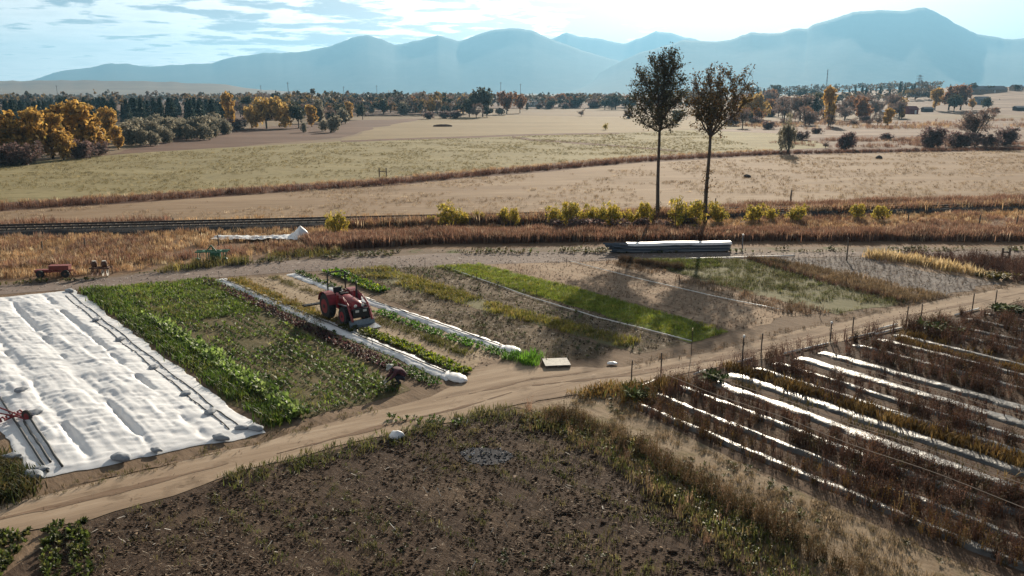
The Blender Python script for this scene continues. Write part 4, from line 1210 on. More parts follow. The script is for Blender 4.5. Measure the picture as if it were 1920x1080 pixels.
for s, w, rz, sc, lab in (
    (0.985, 0.02, 0.4, 1.0, 'grey sandbag on the near right corner of the white cover'), (0.975, 0.075, 0.9, 0.8, 'small sandbag just inside the near right corner of the cover'),
    (0.995, 0.20, 0.5, 1.0, 'sandbag on the near edge of the cover closest to its right corner'), (0.995, 0.49, 0.5, 0.7, 'whitish sandbag mid-way on the near edge of the cover'),
    (0.997, 0.64, 0.5, 1.15, 'big blue-grey sandbag on the near edge of the cover, left of the middle'), (0.998, 0.99, 0.4, 1.2, 'sandbag on the near left corner of the cover'),
    (0.985, 0.955, 1.0, 0.8, 'pale sandbag at the lower ends of the black pipes'), (0.90, 0.12, 2.2, 0.95, 'sandbag on the right hose nearest the track'),
    (0.81, 0.13, 2.2, 0.95, 'sandbag on the right hose, second from the track'), (0.66, 0.125, 2.2, 0.9, 'sandbag on the right hose, third from the track'),
    (0.47, 0.12, 2.2, 0.9, 'sandbag on the right hose, fourth from the track'), (0.31, 0.12, 2.2, 0.9, 'sandbag on the right hose, fifth from the track'),
    (0.02, 0.06, 0.3, 1.1, 'white-topped sandbag on the far right corner of the cover'), (0.80, 0.84, 2.0, 1.0, 'dark sandbag beside the red hand tool'), (0.93, 1.03, 1.2, 0.9, 'sandbag in the weeds off the left edge of the cover'),
    (0.70, 0.83, 2.0, 0.9, 'sandbag above the red hand tool near the picture edge')):
    sandbag(on_cover(min(s, 0.999), w), ROW + rz, sc, lab)

# red wheel hoe lying at the left edge
def wheel_hoe():
    x, y, z = on_cover(0.80, 0.925)
    t = empty('cultivator', (x, y, z), ROW + 0.5, 'red hand cultivator lying on the left edge of the white cover', 'cultivator')
    MB().tube([(-1.0, 0.12, 0.35), (0.1, 0.05, 0.22), (0.55, 0, 0.12)], 0.03).build('handle', M_RED, t)
    MB().tube([(-1.0, -0.32, 0.35), (0.1, -0.1, 0.22), (0.55, 0, 0.12)], 0.03).build('handle', M_RED, t)
    MB().tube([(0.0, -0.42, 0.16), (0.0, 0.42, 0.16)], 0.04).build('toolbar', M_RED, t)
    for k in range(4):
        yk = -0.36 + 0.24 * k
        MB().tube([(0, yk, 0.16), (-0.16, yk, 0.24), (-0.30, yk, 0.16), (-0.26, yk, 0.02)], [0.03, 0.035, 0.035, 0.045], 6).build('tine', M_RED, t)
    w = MB().lathe([(0.20, -0.03), (0.24, -0.03), (0.24, 0.03), (0.20, 0.03)], 18, 'Y', (0.62, 0, 0.24)).build('wheel', M_BLACK, t)
    MB().lathe([(0.06, -0.04), (0.19, -0.02), (0.19, 0.02), (0.06, 0.04)], 14, 'Y', (0.62, 0, 0.24)).build('rim', M_RED, w)


wheel_hoe()

# ------------------------------------------------------------------ the two narrow row covers with drip lines
for a, b, lab, lab2, sd_ in (((412, 523), (852, 709), 'left narrow white row cover passing through the tractor shadow', 'black drip line on the left narrow row cover', 5),
                             ((547, 513), (955, 657), 'right narrow white row cover running behind the tractor', 'black drip line on the right narrow row cover', 6)):
    A, B = G(*a), G(*b)
    tag(dome_strip('narrow_row_cover', A, B, 0.86, 0.09, M_FLEECE, sd_, wob=0.04, wrinkle=0.02, nl=200), lab, 'row cover', 'narrow white row covers')
    L = math.hypot(B[0] - A[0], B[1] - A[1])
    hose('drip_line', [(A[0] + (B[0] - A[0]) * j / 40, A[1] + (B[1] - A[1]) * j / 40, 0.125 + 0.01 * math.sin(j * 1.7)) for j in range(1, 40)], 0.028, M_HOSE, lab2, 'drip line', 'drip lines on the row covers')
    bm = bmesh.new()
    bmesh.ops.create_icosphere(bm, subdivisions=3, radius=1)
    for v in bm.verts:
        v.co = Vector((v.co.x * 0.62, v.co.y * 0.36, max(-0.3, v.co.z) * 0.17 + 0.02 * math.sin(9 * v.co.x + 5 * v.co.y)))
    me = bpy.data.meshes.new('bundle')
    bm.to_mesh(me)
    bm.free()
    for p in me.polygons:
        p.use_smooth = True
    me.materials.append(M_FLEECE)
    o = link('fleece_bundle', me)
    o.location = (B[0] + 0.1, B[1] - 0.1, 0.05)
    o.rotation_euler = (0, 0, ROW)
    tag(o, 'gathered white bundle of fleece at the near end of the ' + ('left' if sd_ == 5 else 'right') + ' narrow cover', 'fleece bundle', 'fleece bundles')

# white irrigation pipes over the beds
def pipe(px, r, lab, mat=None, z=0.05, cat='irrigation pipe', grp='thin pipes lying over the beds'):
    P_ = [G(*p) for p in px]
    pts = []
    for a, b in zip(P_[:-1], P_[1:]):
        n = max(2, int(math.dist(a, b) / 1.2))
        for j in range(n):
            q = lerp(a, b, j / n)
            pts.append((q[0] + rr.uniform(-.03, .03), q[1] + rr.uniform(-.03, .03), z))
    pts.append((*P_[-1], z))
    hose('irrigation_pipe', pts, r, mat or M_WHITEP, lab, cat, grp)


pipe([(835, 501), (1000, 560), (1120, 596), (1297, 641)], 0.03, 'long pale pipe along the left edge of the vivid green strip')
pipe([(1070, 491), (1200, 524), (1340, 557), (1480, 585)], 0.026, 'long pale pipe across the dry bed under the tree shadows')
pipe([(1275, 486), (1330, 485), (1400, 483), (1490, 480)], 0.05, 'white pipe at the gravel end of the olive bed')
for a, b, lab in (((1182, 733), (1230, 714), 'first white pipe piece at the track end of the mulched rows'), ((1300, 703), (1322, 696), 'short white pipe piece beside the green weed clump'), ((1382, 681), (1412, 673), 'white pipe piece before the purple weeds'),
                  ((1470, 664), (1552, 645), 'longest white pipe piece along the track edge'), ((1592, 636), (1640, 625), 'thin pale pipe piece along the track, before the second green clump'), ((1640, 621), (1682, 609), 'pale pipe piece beside the second green weed clump'), ((1640, 628), (1690, 616), 'second pipe lying parallel beside the second green clump'),
                  ((1790, 592), (1835, 580), 'farthest pale pipe piece along the track edge')):
    pipe([a, b], 0.05, lab, grp='white pipe pieces along the heads of the mulched rows')
for v, lab in ((23.5, 'lowest string line over the mulched rows'), (25.0, 'second string line over the mulched rows'), (30.6, 'string line over the purple-brown rows')):
    a, b = uvp(u_start(v) + .3, v), uvp(u_end(v), v)
    hose('trellis_string', [(*lerp(a, b, j / 30), 0.82 + 0.04 * math.cos(j * 0.8)) for j in range(31)], 0.012, solid('twine', (0.35, 0.28, 0.22), 0.9), lab, 'string', 'trellis strings')

# ------------------------------------------------------------------ tractor
def tractor():
    x, y = G(640, 594)
    t = empty('tractor', (x - 0.1, y + 0.3, 0.0), math.atan2(-0.80, 0.60), 'red compact tractor with roll bar and front loader standing in the lane', 'tractor')
    # chassis and gearbox
    MB().box((0.95, 0, 0.62), (2.2, 0.42, 0.34)).box((0.0, 0, 0.72), (0.8, 0.5, 0.5)).build('chassis', M_BLACK, t, bevel=0.03)
    # bonnet: rounded shell
    n, prof = 9, []
    V, F = [], []
    secs = [(0.62, 0.36, 0.80, 1.36), (1.0, 0.37, 0.80, 1.38), (1.6, 0.36, 0.80, 1.35), (2.05, 0.35, 0.80, 1.28), (2.28, 0.32, 0.80, 1.16), (2.36, 0.28, 0.80, 1.02)]
    for sx, hw, z0, z1 in secs:
        ring = [(sx, -hw, z0), (sx, -hw, z1 - 0.22)] + [(sx, -hw * math.cos(a), z1 - 0.22 + 0.22 * math.sin(a)) for a in [math.pi * q / 10 for q in range(1, 10)]] + [(sx, hw, z1 - 0.22), (sx, hw, z0)]
        V += ring
    m_ = len(V) // len(secs)
    for a in range(len(secs) - 1):
        for b in range(m_):
            F.append((a * m_ + b, a * m_ + (b + 1) % m_, (a + 1) * m_ + (b + 1) % m_, (a + 1) * m_ + b))
    F += [tuple(range(m_)), tuple(range(len(V) - 1, len(V) - m_ - 1, -1))]
    bon = MB().add(V, F).build('bonnet', M_RED, t, smooth=False)
    for p in bon.data.polygons:
        p.use_smooth = True
    g = MB().box((2.37, 0, 0.82), (0.05, 0.46, 0.34)).build('grille', M_BLACK, t, bevel=0.01)
    for zz_ in (0.72, 0.80, 0.88):
        MB().box((2.40, 0, zz_), (0.02, 0.42, 0.025)).build('slat', M_GREY, g)
    for s in (-1, 1):
        MB().lathe([(0.085, 0), (0.085, 0.03), (0.05, 0.05)], 14, 'X', (2.35, s * 0.21, 1.06)).build('headlight', M_LAMP, t, smooth=True)
    # wheels
    def wheel(cx, cy, r, w, rim):
        wh = MB().lathe([(r * 0.60, -w / 2), (r * 0.93, -w / 2), (r, -w * 0.36), (r, w * 0.36), (r * 0.93, w / 2), (r * 0.60, w / 2)], 32, 'Y', (cx, cy, r)).build('wheel', M_RUBBER, t)
        lug = MB()
        for q in range(18):
            for sgn in (-1, 1):
                a = 2 * math.pi * (q + 0.5 * (sgn > 0)) / 18
                R = Matrix.Rotation(-a, 3, 'Y') @ Matrix.Rotation(sgn * 0.6, 3, 'X')
                lug.box(Vector((cx, cy, r)) + Vector((math.sin(a) * 0, 0, 0)) + Matrix.Rotation(-a, 3, 'Y') @ Vector((r, sgn * w * 0.2, 0)), (0.07, w * 0.48, 0.05), R)
        tr = lug.build('tread', M_RUBBER, wh)
        tr['kind'] = 'stuff'
        s = 1 if cy > 0 else -1
        MB().lathe([(r * 0.14, -w * 0.54), (r * 0.52, -w * 0.51), (r * 0.58, -w * 0.52), (r * 0.58, w * 0.52), (r * 0.52, w * 0.51), (r * 0.14, w * 0.54)], 24, 'Y', (cx, cy, r)).build('rim', rim, wh, smooth=False)
        MB().lathe([(r * 0.16, -w * 0.60), (r * 0.16, w * 0.60)], 12, 'Y', (cx, cy, r)).build('hub', M_BLACK, wh)
    for s in (-1, 1):
        wheel(0, s * 0.72, 0.68, 0.40, M_RED)
        wheel(1.85, s * 0.62, 0.47, 0.30, M_RED)
    MB().tube([(0, -0.6, 0.68), (0, 0.6, 0.68)], 0.09, 10).build('axle', M_BLACK, t)
    MB().tube([(1.85, -0.6, 0.47), (1.85, 0.6, 0.47)], 0.08, 10).build('axle', M_BLACK, t)
    # fenders
    for s in (-1, 1):
        V, F = [], []
        for q in range(11):
            a = math.radians(15 + 15 * q)
            for yy in (s * 0.46, s * 0.95):
                V.append((0.80 * math.cos(a), yy, 0.68 + 0.80 * math.sin(a)))
        nv = len(V)
        for q in range(11):
            a = math.radians(15 + 15 * q)
            for yy in (s * 0.46, s * 0.95):
                V.append((0.76 * math.cos(a), yy, 0.68 + 0.76 * math.sin(a)))
        for q in range(10):
            F += [(2 * q, 2 * q + 1, 2 * q + 3, 2 * q + 2), (nv + 2 * q, nv + 2 * q + 2, nv + 2 * q + 3, nv + 2 * q + 1), (2 * q, 2 * q + 2, nv + 2 * q + 2, nv + 2 * q), (2 * q + 1, nv + 2 * q + 1, nv + 2 * q + 3, 2 * q + 3)]
        F += [(0, nv, nv + 1, 1), (20, 21, nv + 21, nv + 20)]
        MB().add(V, F).prism([(-0.62, 0.75), (0.62, 0.75), (0.45, 1.28), (0.0, 1.44), (-0.45, 1.28)], s * 0.43, s * 0.46).build('fender', M_RED, t)
    # floor, seat, dash, steering wheel
    MB().box((0.62, 0, 0.86), (0.5, 1.1, 0.05)).build('footplate', M_BLACK, t, bevel=0.01)
    MB().box((0.02, 0, 1.10), (0.48, 0.50, 0.12)).box((-0.24, 0, 1.34), (0.12, 0.48, 0.46), Matrix.Rotation(-0.15, 3, 'Y')).build('seat', M_BLACK, t, bevel=0.04)
    MB().box((0.62, 0, 1.22), (0.16, 0.46, 0.42)).build('dashboard', M_BLACK, t, bevel=0.03)
    ring = [(0.50 + 0.03 * math.cos(a), 0.19 * math.cos(a), 1.52 + 0.19 * math.sin(a) * 0.45) for a in [2 * math.pi * q / 16 for q in range(17)]]
    st = MB().tube(ring, 0.018, 6, False).tube([(0.60, 0, 1.36), (0.50, 0, 1.52)], 0.022).build('steering_wheel', M_BLACK, t, smooth=True)
    # roll bar
    MB().tube([(-0.32, -0.52, 0.95), (-0.32, -0.52, 2.30), (-0.33, -0.44, 2.42), (-0.33, 0.44, 2.42), (-0.32, 0.52, 2.30), (-0.32, 0.52, 0.95)], 0.04, 8).build('roll_bar', M_BLACK, t)
    MB().tube([(-0.32, -0.52, 2.36), (0.25, -0.5, 2.30)], 0.025).tube([(-0.32, 0.52, 2.36), (0.25, 0.5, 2.30)], 0.025).tube([(0.25, -0.5, 2.30), (0.25, 0.5, 2.30)], 0.025).build('canopy_frame', M_BLACK, t)
    # exhaust, mirrors
    MB().tube([(1.25, 0.40, 0.95), (1.25, 0.42, 1.3), (1.25, 0.42, 2.02), (1.20, 0.42, 2.10)], [0.045, 0.06, 0.035, 0.035], 10).build('exhaust_pipe', M_BLACK, t)
    # loader arms, posts, bucket
    for s in (-1, 1):
        a = MB()
        a.tube([(0.85, s * 0.56, 1.50), (1.6, s * 0.56, 1.42), (2.2, s * 0.56, 1.12), (2.72, s * 0.56, 0.32)], 0.07, 4)
        a.build('loader_arm', M_RED, t)
        MB().box((0.86, s * 0.52, 1.10), (0.16, 0.10, 0.85)).build('loader_post', M_RED, t, bevel=0.015)
        MB().tube([(1.0, s * 0.56, 0.95), (2.1, s * 0.56, 1.05)], 0.035, 8).build('hydraulic_ram', M_STEEL, t)
    MB().tube([(2.36, -0.56, 0.92), (2.36, 0.56, 0.92)], 0.05, 8).build('cross_tube', M_RED, t)
    MB().prism([(2.56, 0.36), (2.62, 0.36), (2.68, 0.09), (3.42, 0.035), (3.42, 0.012), (2.60, 0.04)], -0.72, 0.72).build('bucket', M_STEEL, t)
    b = MB().box((2.50, 0, 0.70), (0.10, 0.9, 0.5)).build('bumper_guard', M_BLACK, t, bevel=0.02)
    for s in (-1, 1):
        MB().box((2.56, s * 0.22, 0.82), (0.03, 0.20, 0.12)).build('marker_plate', M_LAMP, b)
    # rear linkage with a long toolbar
    for s in (-1, 1):
        MB().tube([(-0.35, s * 0.30, 0.55), (-1.15, s * 0.40, 0.50)], 0.035).build('lower_link', M_BLACK, t)
    MB().tube([(-0.4, 0, 1.0), (-1.15, 0, 0.95)], 0.03).build('top_link', M_BLACK, t)
    tb = MB().box((-1.20, -0.35, 0.52), (0.08, 2.5, 0.08)).box((-1.50, -0.35, 0.50), (0.06, 2.5, 0.06)).box((-1.35, 0.3, 0.51), (0.3, 0.06, 0.06)).box((-1.35, -1.0, 0.51), (0.3, 0.06, 0.06)).box((-1.20, 0, 0.75), (0.06, 0.5, 0.5)).build('toolbar', M_BLACK, t)
    for yy in (-0.5, 0.0, 0.5):
        MB().tube([(-1.35, yy, 0.5), (-1.45, yy, 0.28), (-1.38, yy, 0.05)], 0.03).build('tine', M_BLACK, tb)


tractor()

# ------------------------------------------------------------------ crouching person
M_COAT = solid('maroon_coat', (0.075, 0.025, 0.035), 0.85, 0, 0.25, 9)
M_JEANS = solid('dark_trousers', (0.028, 0.032, 0.045), 0.9, 0, 0.25, 9)
M_HAT = solid('grey_hat', (0.34, 0.35, 0.34), 0.85, 0, 0.12, 9)
M_SKIN = solid('skin', (0.42, 0.25, 0.18), 0.55, 0, 0.08, 9)
M_HAIR = solid('brown_hair', (0.05, 0.03, 0.02), 0.7, 0, 0.2)
M_GLOVE = solid('pale_glove', (0.60, 0.57, 0.52), 0.8, 0, 0.12)
M_BOOT = solid('dark_boot', (0.03, 0.025, 0.02), 0.7)


def skin(name, verts, edges, radii, mat, parent, root=0, sub=2):
    me = bpy.data.meshes.new(name)
    me.from_pydata(verts, edges, [])
    o = link(name, me, parent)
    o.modifiers.new('skin', 'SKIN')
    sv = me.skin_vertices[0].data
    for q, r in enumerate(radii):
        sv[q].radius = r if isinstance(r, tuple) else (r, r)
        sv[q].use_root = q == root
    s = o.modifiers.new('sub', 'SUBSURF')
    s.levels = s.render_levels = sub
    dg = bpy.context.evaluated_depsgraph_get()
    m2 = bpy.data.meshes.new_from_object(o.evaluated_get(dg))
    o.modifiers.clear()
    o.data = m2
    m2.materials.clear()
    m2.materials.append(mat)
    for p in m2.polygons:
        p.use_smooth = True
    return o


def person():
    x, y = G(750, 720)
    p = empty('person', (x, y, 0), math.radians(200), 'person in a maroon coat and grey hat crouching to pick by the red leafy row', 'person')
    # x forward, y left. squat with the trunk folded over the knees
    V = [(-0.16, 0, 0.30), (-0.10, 0, 0.46), (0.02, 0, 0.60), (0.17, 0, 0.66), (0.27, 0, 0.68), (0.33, 0, 0.72)]
    E = [(0, 1), (1, 2), (2, 3), (3, 4), (4, 5)]
    R = [(0.17, 0.15), (0.165, 0.145), (0.17, 0.14), (0.155, 0.12), (0.065, 0.065), (0.055, 0.055)]
    for s in (1, -1):
        k = len(V)
        V += [(-0.14, s * 0.11, 0.27), (0.22, s * 0.17, 0.42), (0.06, s * 0.16, 0.11), (0.05, s * 0.16, 0.05), (0.20, s * 0.18, 0.04)]
        R += [0.115, 0.075, 0.055, 0.045, 0.04]
        E += [(0, k), (k, k + 1), (k + 1, k + 2), (k + 2, k + 3), (k + 3, k + 4)]
        k = len(V)
        V += [(0.19, s * 0.19, 0.64), (0.34, s * 0.24, 0.43), (0.52, s * 0.15, 0.27), (0.60, s * 0.13, 0.22)]
        R += [0.07, 0.052, 0.038, 0.030]
        E += [(3, k), (k, k + 1), (k + 1, k + 2), (k + 2, k + 3)]
    skin('body', V, E, R, M_JEANS, p)
    CV = [(-0.21, 0, 0.30), (-0.13, 0, 0.47), (0.0, 0, 0.605), (0.16, 0, 0.665), (0.24, 0, 0.68)]
    CE = [(0, 1), (1, 2), (2, 3), (3, 4)]
    CR = [(0.19, 0.17), (0.20, 0.17), (0.205, 0.165), (0.175, 0.135), (0.085, 0.08)]
    for s in (1, -1):
        k = len(CV)
        CV += [(0.18, s * 0.195, 0.645), (0.34, s * 0.245, 0.435), (0.50, s * 0.16, 0.285)]
        CR += [0.095, 0.072, 0.055]
        CE += [(3, k), (k, k + 1), (k + 1, k + 2)]
    skin('coat', CV, CE, CR, M_COAT, p)
    # head, bowed
    bm = bmesh.new()
    bmesh.ops.create_uvsphere(bm, u_segments=20, v_segments=14, radius=1)
    for v in bm.verts:
        a = v.co.copy()
        v.co = Vector((a.x * 0.098, a.y * 0.078, a.z * 0.118))
        if a.z < -0.2:
            v.co.x = v.co.x * (1 + 0.12 * a.z) + 0.012
            v.co.y *= (1 + 0.28 * a.z)
        if a.x > 0.85 and abs(a.y) < 0.3 and -0.35 < a.z < 0.15:
            v.co.x += 0.022 * (1 - abs(a.y) / 0.3)
    me = bpy.data.meshes.new('head')
    bm.to_mesh(me)
    bm.free()
    for q in me.polygons:
        q.use_smooth = True
    me.materials.append(M_SKIN)
    h = link('head', me, p)
    h.location = (0.40, 0, 0.78)
    h.rotation_euler = (0, 0.65, 0)
    for s in (1, -1):
        MB().lathe([(0.012, -0.004), (0.014, 0.0), (0.006, 0.006)], 8, 'X', (0.092, s * 0.031, 0.012)).build('eye', M_HAIR, h, smooth=True)
        MB().lathe([(0.012, -0.012), (0.026, 0.0), (0.012, 0.012)], 8, 'Y', (-0.005, s * 0.078, -0.005)).build('ear', M_SKIN, h, smooth=True)
    MB().box((0.093, 0, -0.058), (0.012, 0.045, 0.010)).build('mouth', solid('lips', (0.30, 0.12, 0.10), 0.5), h, bevel=0.003)
    bm = bmesh.new()
    bmesh.ops.create_uvsphere(bm, u_segments=16, v_segments=10, radius=1)
    for v in bm.verts:
        v.co = Vector((v.co.x * 0.085 - 0.03, v.co.y * 0.085, v.co.z * 0.105 - 0.005))
    me = bpy.data.meshes.new('hair')
    bm.to_mesh(me)
    bm.free()
    me.materials.append(M_HAIR)
    link('hair', me, h)
    hat = MB().lathe([(0.19, 0.028), (0.185, 0.035), (0.115, 0.050), (0.108, 0.095), (0.085, 0.150), (0.03, 0.165)], 22, 'Z').build('hat', M_HAT, h, smooth=True)
    # gloved hands with separate fingers reaching into the leaves
    for s in (1, -1):
        HV = [(0.57, s * 0.135, 0.235), (0.625, s * 0.125, 0.20), (0.655, s * 0.120, 0.180)]
        HE = [(0, 1), (1, 2)]
        HR = [(0.032, 0.026), (0.042, 0.022), (0.040, 0.018)]
        for f, (dy, ln) in enumerate(((-0.030, 0.065), (-0.010, 0.075), (0.010, 0.070), (0.030, 0.055))):
            k = len(HV)
            HV += [(0.665, s * 0.120 + dy, 0.172), (0.665 + ln * 0.6, s * 0.120 + dy * 1.2, 0.145), (0.665 + ln * 0.75, s * 0.120 + dy * 1.2, 0.105)]
            HR += [0.011, 0.010, 0.008]
            HE += [(2, k), (k, k + 1), (k + 1, k + 2)]
        k = len(HV)
        HV += [(0.625, s * 0.085, 0.19), (0.665, s * 0.070, 0.155)]
        HR += [0.013, 0.010]
        HE += [(1, k), (k, k + 1)]
        skin('glove', HV, HE, HR, M_GLOVE, p, sub=1)
        MB().box((0.13, s * 0.17, 0.045), (0.27, 0.10, 0.09)).box((0.04, s * 0.16, 0.11), (0.11, 0.095, 0.12)).build('boot', M_BOOT, p, bevel=0.03)


person()

# ------------------------------------------------------------------ implements on the bank, sheets, pallet, pipes
def red_seeder():
    x, y = G(103, 519)
    t = empty('seed_drill', (x, y, 0), 0.10, 'old red box implement parked in the dry grass', 'farm implement', 'old implements parked in the dry grass')
    MB().prism([(-0.28, 0.62), (0.28, 0.62), (0.20, 0.36), (-0.20, 0.36)], 0, 0).build('frame', M_REDOLD, t) if False else None
    b = MB().box((0.40, 0, 0.62), (1.25, 0.50, 0.26), taper=1.0).build('hopper', M_REDOLD, t, bevel=0.02)
    MB().box((0.40, 0, 0.775), (1.32, 0.56, 0.04)).build('lid', M_REDOLD, b, bevel=0.01)
    MB().box((-0.65, 0, 0.42), (1.05, 0.40, 0.20)).build('gearbox', M_REDOLD, t, bevel=0.03)
    MB().box((0.1, -0.22, 0.40), (2.1, 0.07, 0.08)).box((0.1, 0.22, 0.40), (2.1, 0.07, 0.08)).build('frame', M_REDOLD, t)
    for xx in (-0.75, 0.85):
        w = MB().lathe([(0.18, -0.06), (0.26, -0.05), (0.26, 0.05), (0.18, 0.06)], 16, 'Y', (xx, -0.36, 0.26)).build('wheel', M_RUBBER, t)
        MB().lathe([(0.05, -0.07), (0.18, -0.03), (0.18, 0.03), (0.05, 0.07)], 12, 'Y', (xx, -0.36, 0.26)).build('rim', M_RUST, w)
    for k in range(5):
        MB().tube([(-0.1 + 0.25 * k, 0.1, 0.40), (-0.14 + 0.25 * k, 0.16, 0.04)], 0.03).build('coulter', M_RUST, t)


def disc_tool():
    x, y = G(188, 517)
    t = empty('disc_harrow', (x, y, 0), 0.1, 'rusty brown disc implement with two upright hubs and pale discs', 'farm implement', 'old implements parked in the dry grass')
    MB().box((0, 0, 0.50), (1.3, 0.09, 0.09)).box((0, 0.5, 0.50), (1.3, 0.09, 0.09)).box((-0.5, 0.25, 0.50), (0.09, 0.6, 0.09)).box((0.5, 0.25, 0.50), (0.09, 0.6, 0.09)).build('frame', M_RUST, t)
    for xx in (-0.42, 0.22):
        c = MB().lathe([(0.16, 0), (0.19, 0.1), (0.19, 0.26), (0.12, 0.36)], 16, 'Z', (xx, 0.3, 0.58)).build('hub', M_RUST, t, smooth=True)
        MB().lathe([(0.13, 0.0), (0.13, 0.03)], 16, 'Z', (xx, 0.3, 0.94)).build('cap', M_PLANK, c)
    for k, xx in enumerate((-0.45, -0.1, 0.25, 0.55)):
        MB().lathe([(0.03, -0.03), (0.22, 0.0), (0.22, 0.012), (0.03, -0.015)], 16, 'X', (xx, -0.15, 0.24)).build('disc', M_PLANK if k > 1 else M_RUST, t)
        MB().tube([(xx, 0.0, 0.5), (xx, -0.15, 0.24)], 0.03).build('arm', M_RUST, t)
    for s in (-0.6, 0.6):
        MB().tube([(s, 0.5, 0.5), (s, 0.5, 0.0)], 0.035).build('stand', M_RUST, t)


def green_tool():
    x, y = G(398, 492)
    t = empty('field_cultivator', (x, y, 0), 0.12, 'green spring-tine cultivator parked beside the gravel road', 'farm implement', 'old implements parked in the dry grass')
    MB().box((0, 0, 0.78), (2.3, 0.09, 0.09)).box((0, 0.55, 0.78), (2.3, 0.09, 0.09)).box((-0.6, 0.27, 0.80), (0.08, 0.62, 0.08)).box((0.6, 0.27, 0.80), (0.08, 0.62, 0.08)).build('frame', M_GREENP, t)
    MB().tube([(-0.35, 0.0, 0.8), (0, 0.1, 1.25)], 0.045).tube([(0.35, 0.0, 0.8), (0, 0.1, 1.25)], 0.045).tube([(0, 0.1, 1.25), (0, 0.6, 0.8)], 0.04).build('hitch_mast', M_GREENP, t)
    for k in range(8):
        xx = -1.05 + 0.3 * k
        yy = 0.0 if k % 2 else 0.55
        MB().tube([(xx, yy, 0.78), (xx, yy - 0.22, 0.70), (xx, yy - 0.28, 0.38), (xx, yy - 0.1, 0.05)], 0.03).build('tine', M_GREENP, t)
    for s in (-1, 1):
        MB().lathe([(0.04, -0.08), (0.2, -0.06), (0.2, 0.06), (0.04, 0.08)], 14, 'Y', (s * 0.95, -0.2, 0.2)).build('gauge_wheel', M_GREENP, t)
    MB().box((0.2, 0.25, 0.40), (0.7, 0.3, 0.55)).build('tool_box', M_GREENP, t, bevel=0.02)


red_seeder()
disc_tool()
green_tool()

# tunnel of pipes under a white sheet
M_PIPE_SHADE = solid('shade_blue_pipe', (0.055, 0.075, 0.105), 0.5, 0, 0.25, 3)  # dark blue-grey puts the shade of the stack's front into the pipe colour


def pipe_stack():
    a, b = Vector((*G(1172, 473), 0)), Vector((*G(1368, 470), 0))
    L = (b - a).length
    t = empty('pipe_stack', a, math.atan2(b.y - a.y, b.x - a.x), 'long stack of grey pipes with ragged ends beside the gravel road', 'pipe stack')
    for q in range(30):
        yy, zz_ = (q % 6) * 0.125 - 0.31, 0.08 + (q // 6) * 0.135 + rr.uniform(-.02, .02)
        x0 = -rr.uniform(0.2, 2.3) * (0.5 + 0.5 * zz_)
        MB().tube([(x0, yy + rr.uniform(-.2, .2) * (1 if x0 < -1 else .3), zz_ + rr.uniform(-.05, .12)), (0.4, yy, zz_), (L - rr.uniform(0.0, .3), yy, zz_)], 0.066, 8).build('pipe', M_PIPE_SHADE if q % 4 else M_GREY, t)
    # sheet over the stack
    nx, pr = 60, [(-0.45, 0.57), (-0.44, 0.64), (-0.42, 0.70), (-0.36, 0.745), (-0.15, 0.76), (0.15, 0.755), (0.36, 0.735), (0.42, 0.69), (0.44, 0.60), (0.45, 0.5)]
    V = []
    for i_ in range(nx):
        s = i_ / (nx - 1)
        for j, (yy, zz_) in enumerate(pr):
            w = (float(fbm(s * L / 0.6, j * 0.6, 3, 91)) - 0.5)
            V.append((0.1 + s * (L - 0.1), yy + 0.04 * w, max(0.015, zz_ + 0.04 * w - 0.02 * math.sin(s * L * 1.2) * (zz_ > 0.5))))
    V = np.array(V)
    k = np.arange((nx - 1) * 9)
    k = (k // 9) * 10 + k % 9
    o = mesh('tarpaulin', V, np.stack([k, k + 10, k + 11, k + 1], 1), M_TARP)
    o.location, o.rotation_euler = a, (0, 0, math.atan2(b.y - a.y, b.x - a.x))
    tag(o, 'white tarpaulin stretched over the long pipe stack', 'tarpaulin')


pipe_stack()


def heap():
    x, y = G(566, 449)
    nx, ny = 70, 26
    u, v = np.meshgrid(np.linspace(-7.2, 1.6, nx), np.linspace(-1.1, 1.1, ny), indexing='ij')
    pk = np.abs(u + 0.05) + np.abs(v) * 0.9
    z = 0.9 * np.clip(1 - pk / 1.0, 0, 1) + 0.16 * np.clip(1 - np.abs(v) * 1.2, 0, 1) * fbm(u / 0.5, v / 0.3, 4, 95)
    z += 0.22 * (fbm(u / 0.28, v / 0.25, 3, 96) - 0.5)
    yy = v * (0.75 + 0.35 * np.exp(-(u / 1.4) ** 2)) + 0.04 * u + 0.7 * (fbm(u / 1.1, v * 0, 3, 97) - 0.5)
    k = np.arange((nx - 1) * (ny - 1))
    k = (k // (ny - 1)) * ny + k % (ny - 1)
    o = mesh('plastic_sheet', np.stack([u.ravel() + x, yy.ravel() + y, np.maximum(z.ravel() + 0.22, 0.02)], 1), np.stack([k, k + ny, k + ny + 1, k + 1], 1), M_TARP, smooth=True)
    tag(o, 'crumpled white plastic sheet heaped to a peak in the dry grass by the railway', 'plastic sheet')


heap()


def pallet():
    x, y = G(1043, 683)
    t = empty('pallet', (x, y, 0), 0.12, 'bleached white wooden pallet lying beside the end of the right narrow cover', 'pallet')
    for k in range(6):
        MB().box((0, -0.42 + 0.168 * k, 0.115), (1.15, 0.145, 0.025)).build('plank', M_PLANK, t)
    for k in range(3):
        MB().box((-0.52 + 0.52 * k, 0, 0.05), (0.09, 1.0, 0.10)).build('bearer', M_POSTW, t)


pallet()


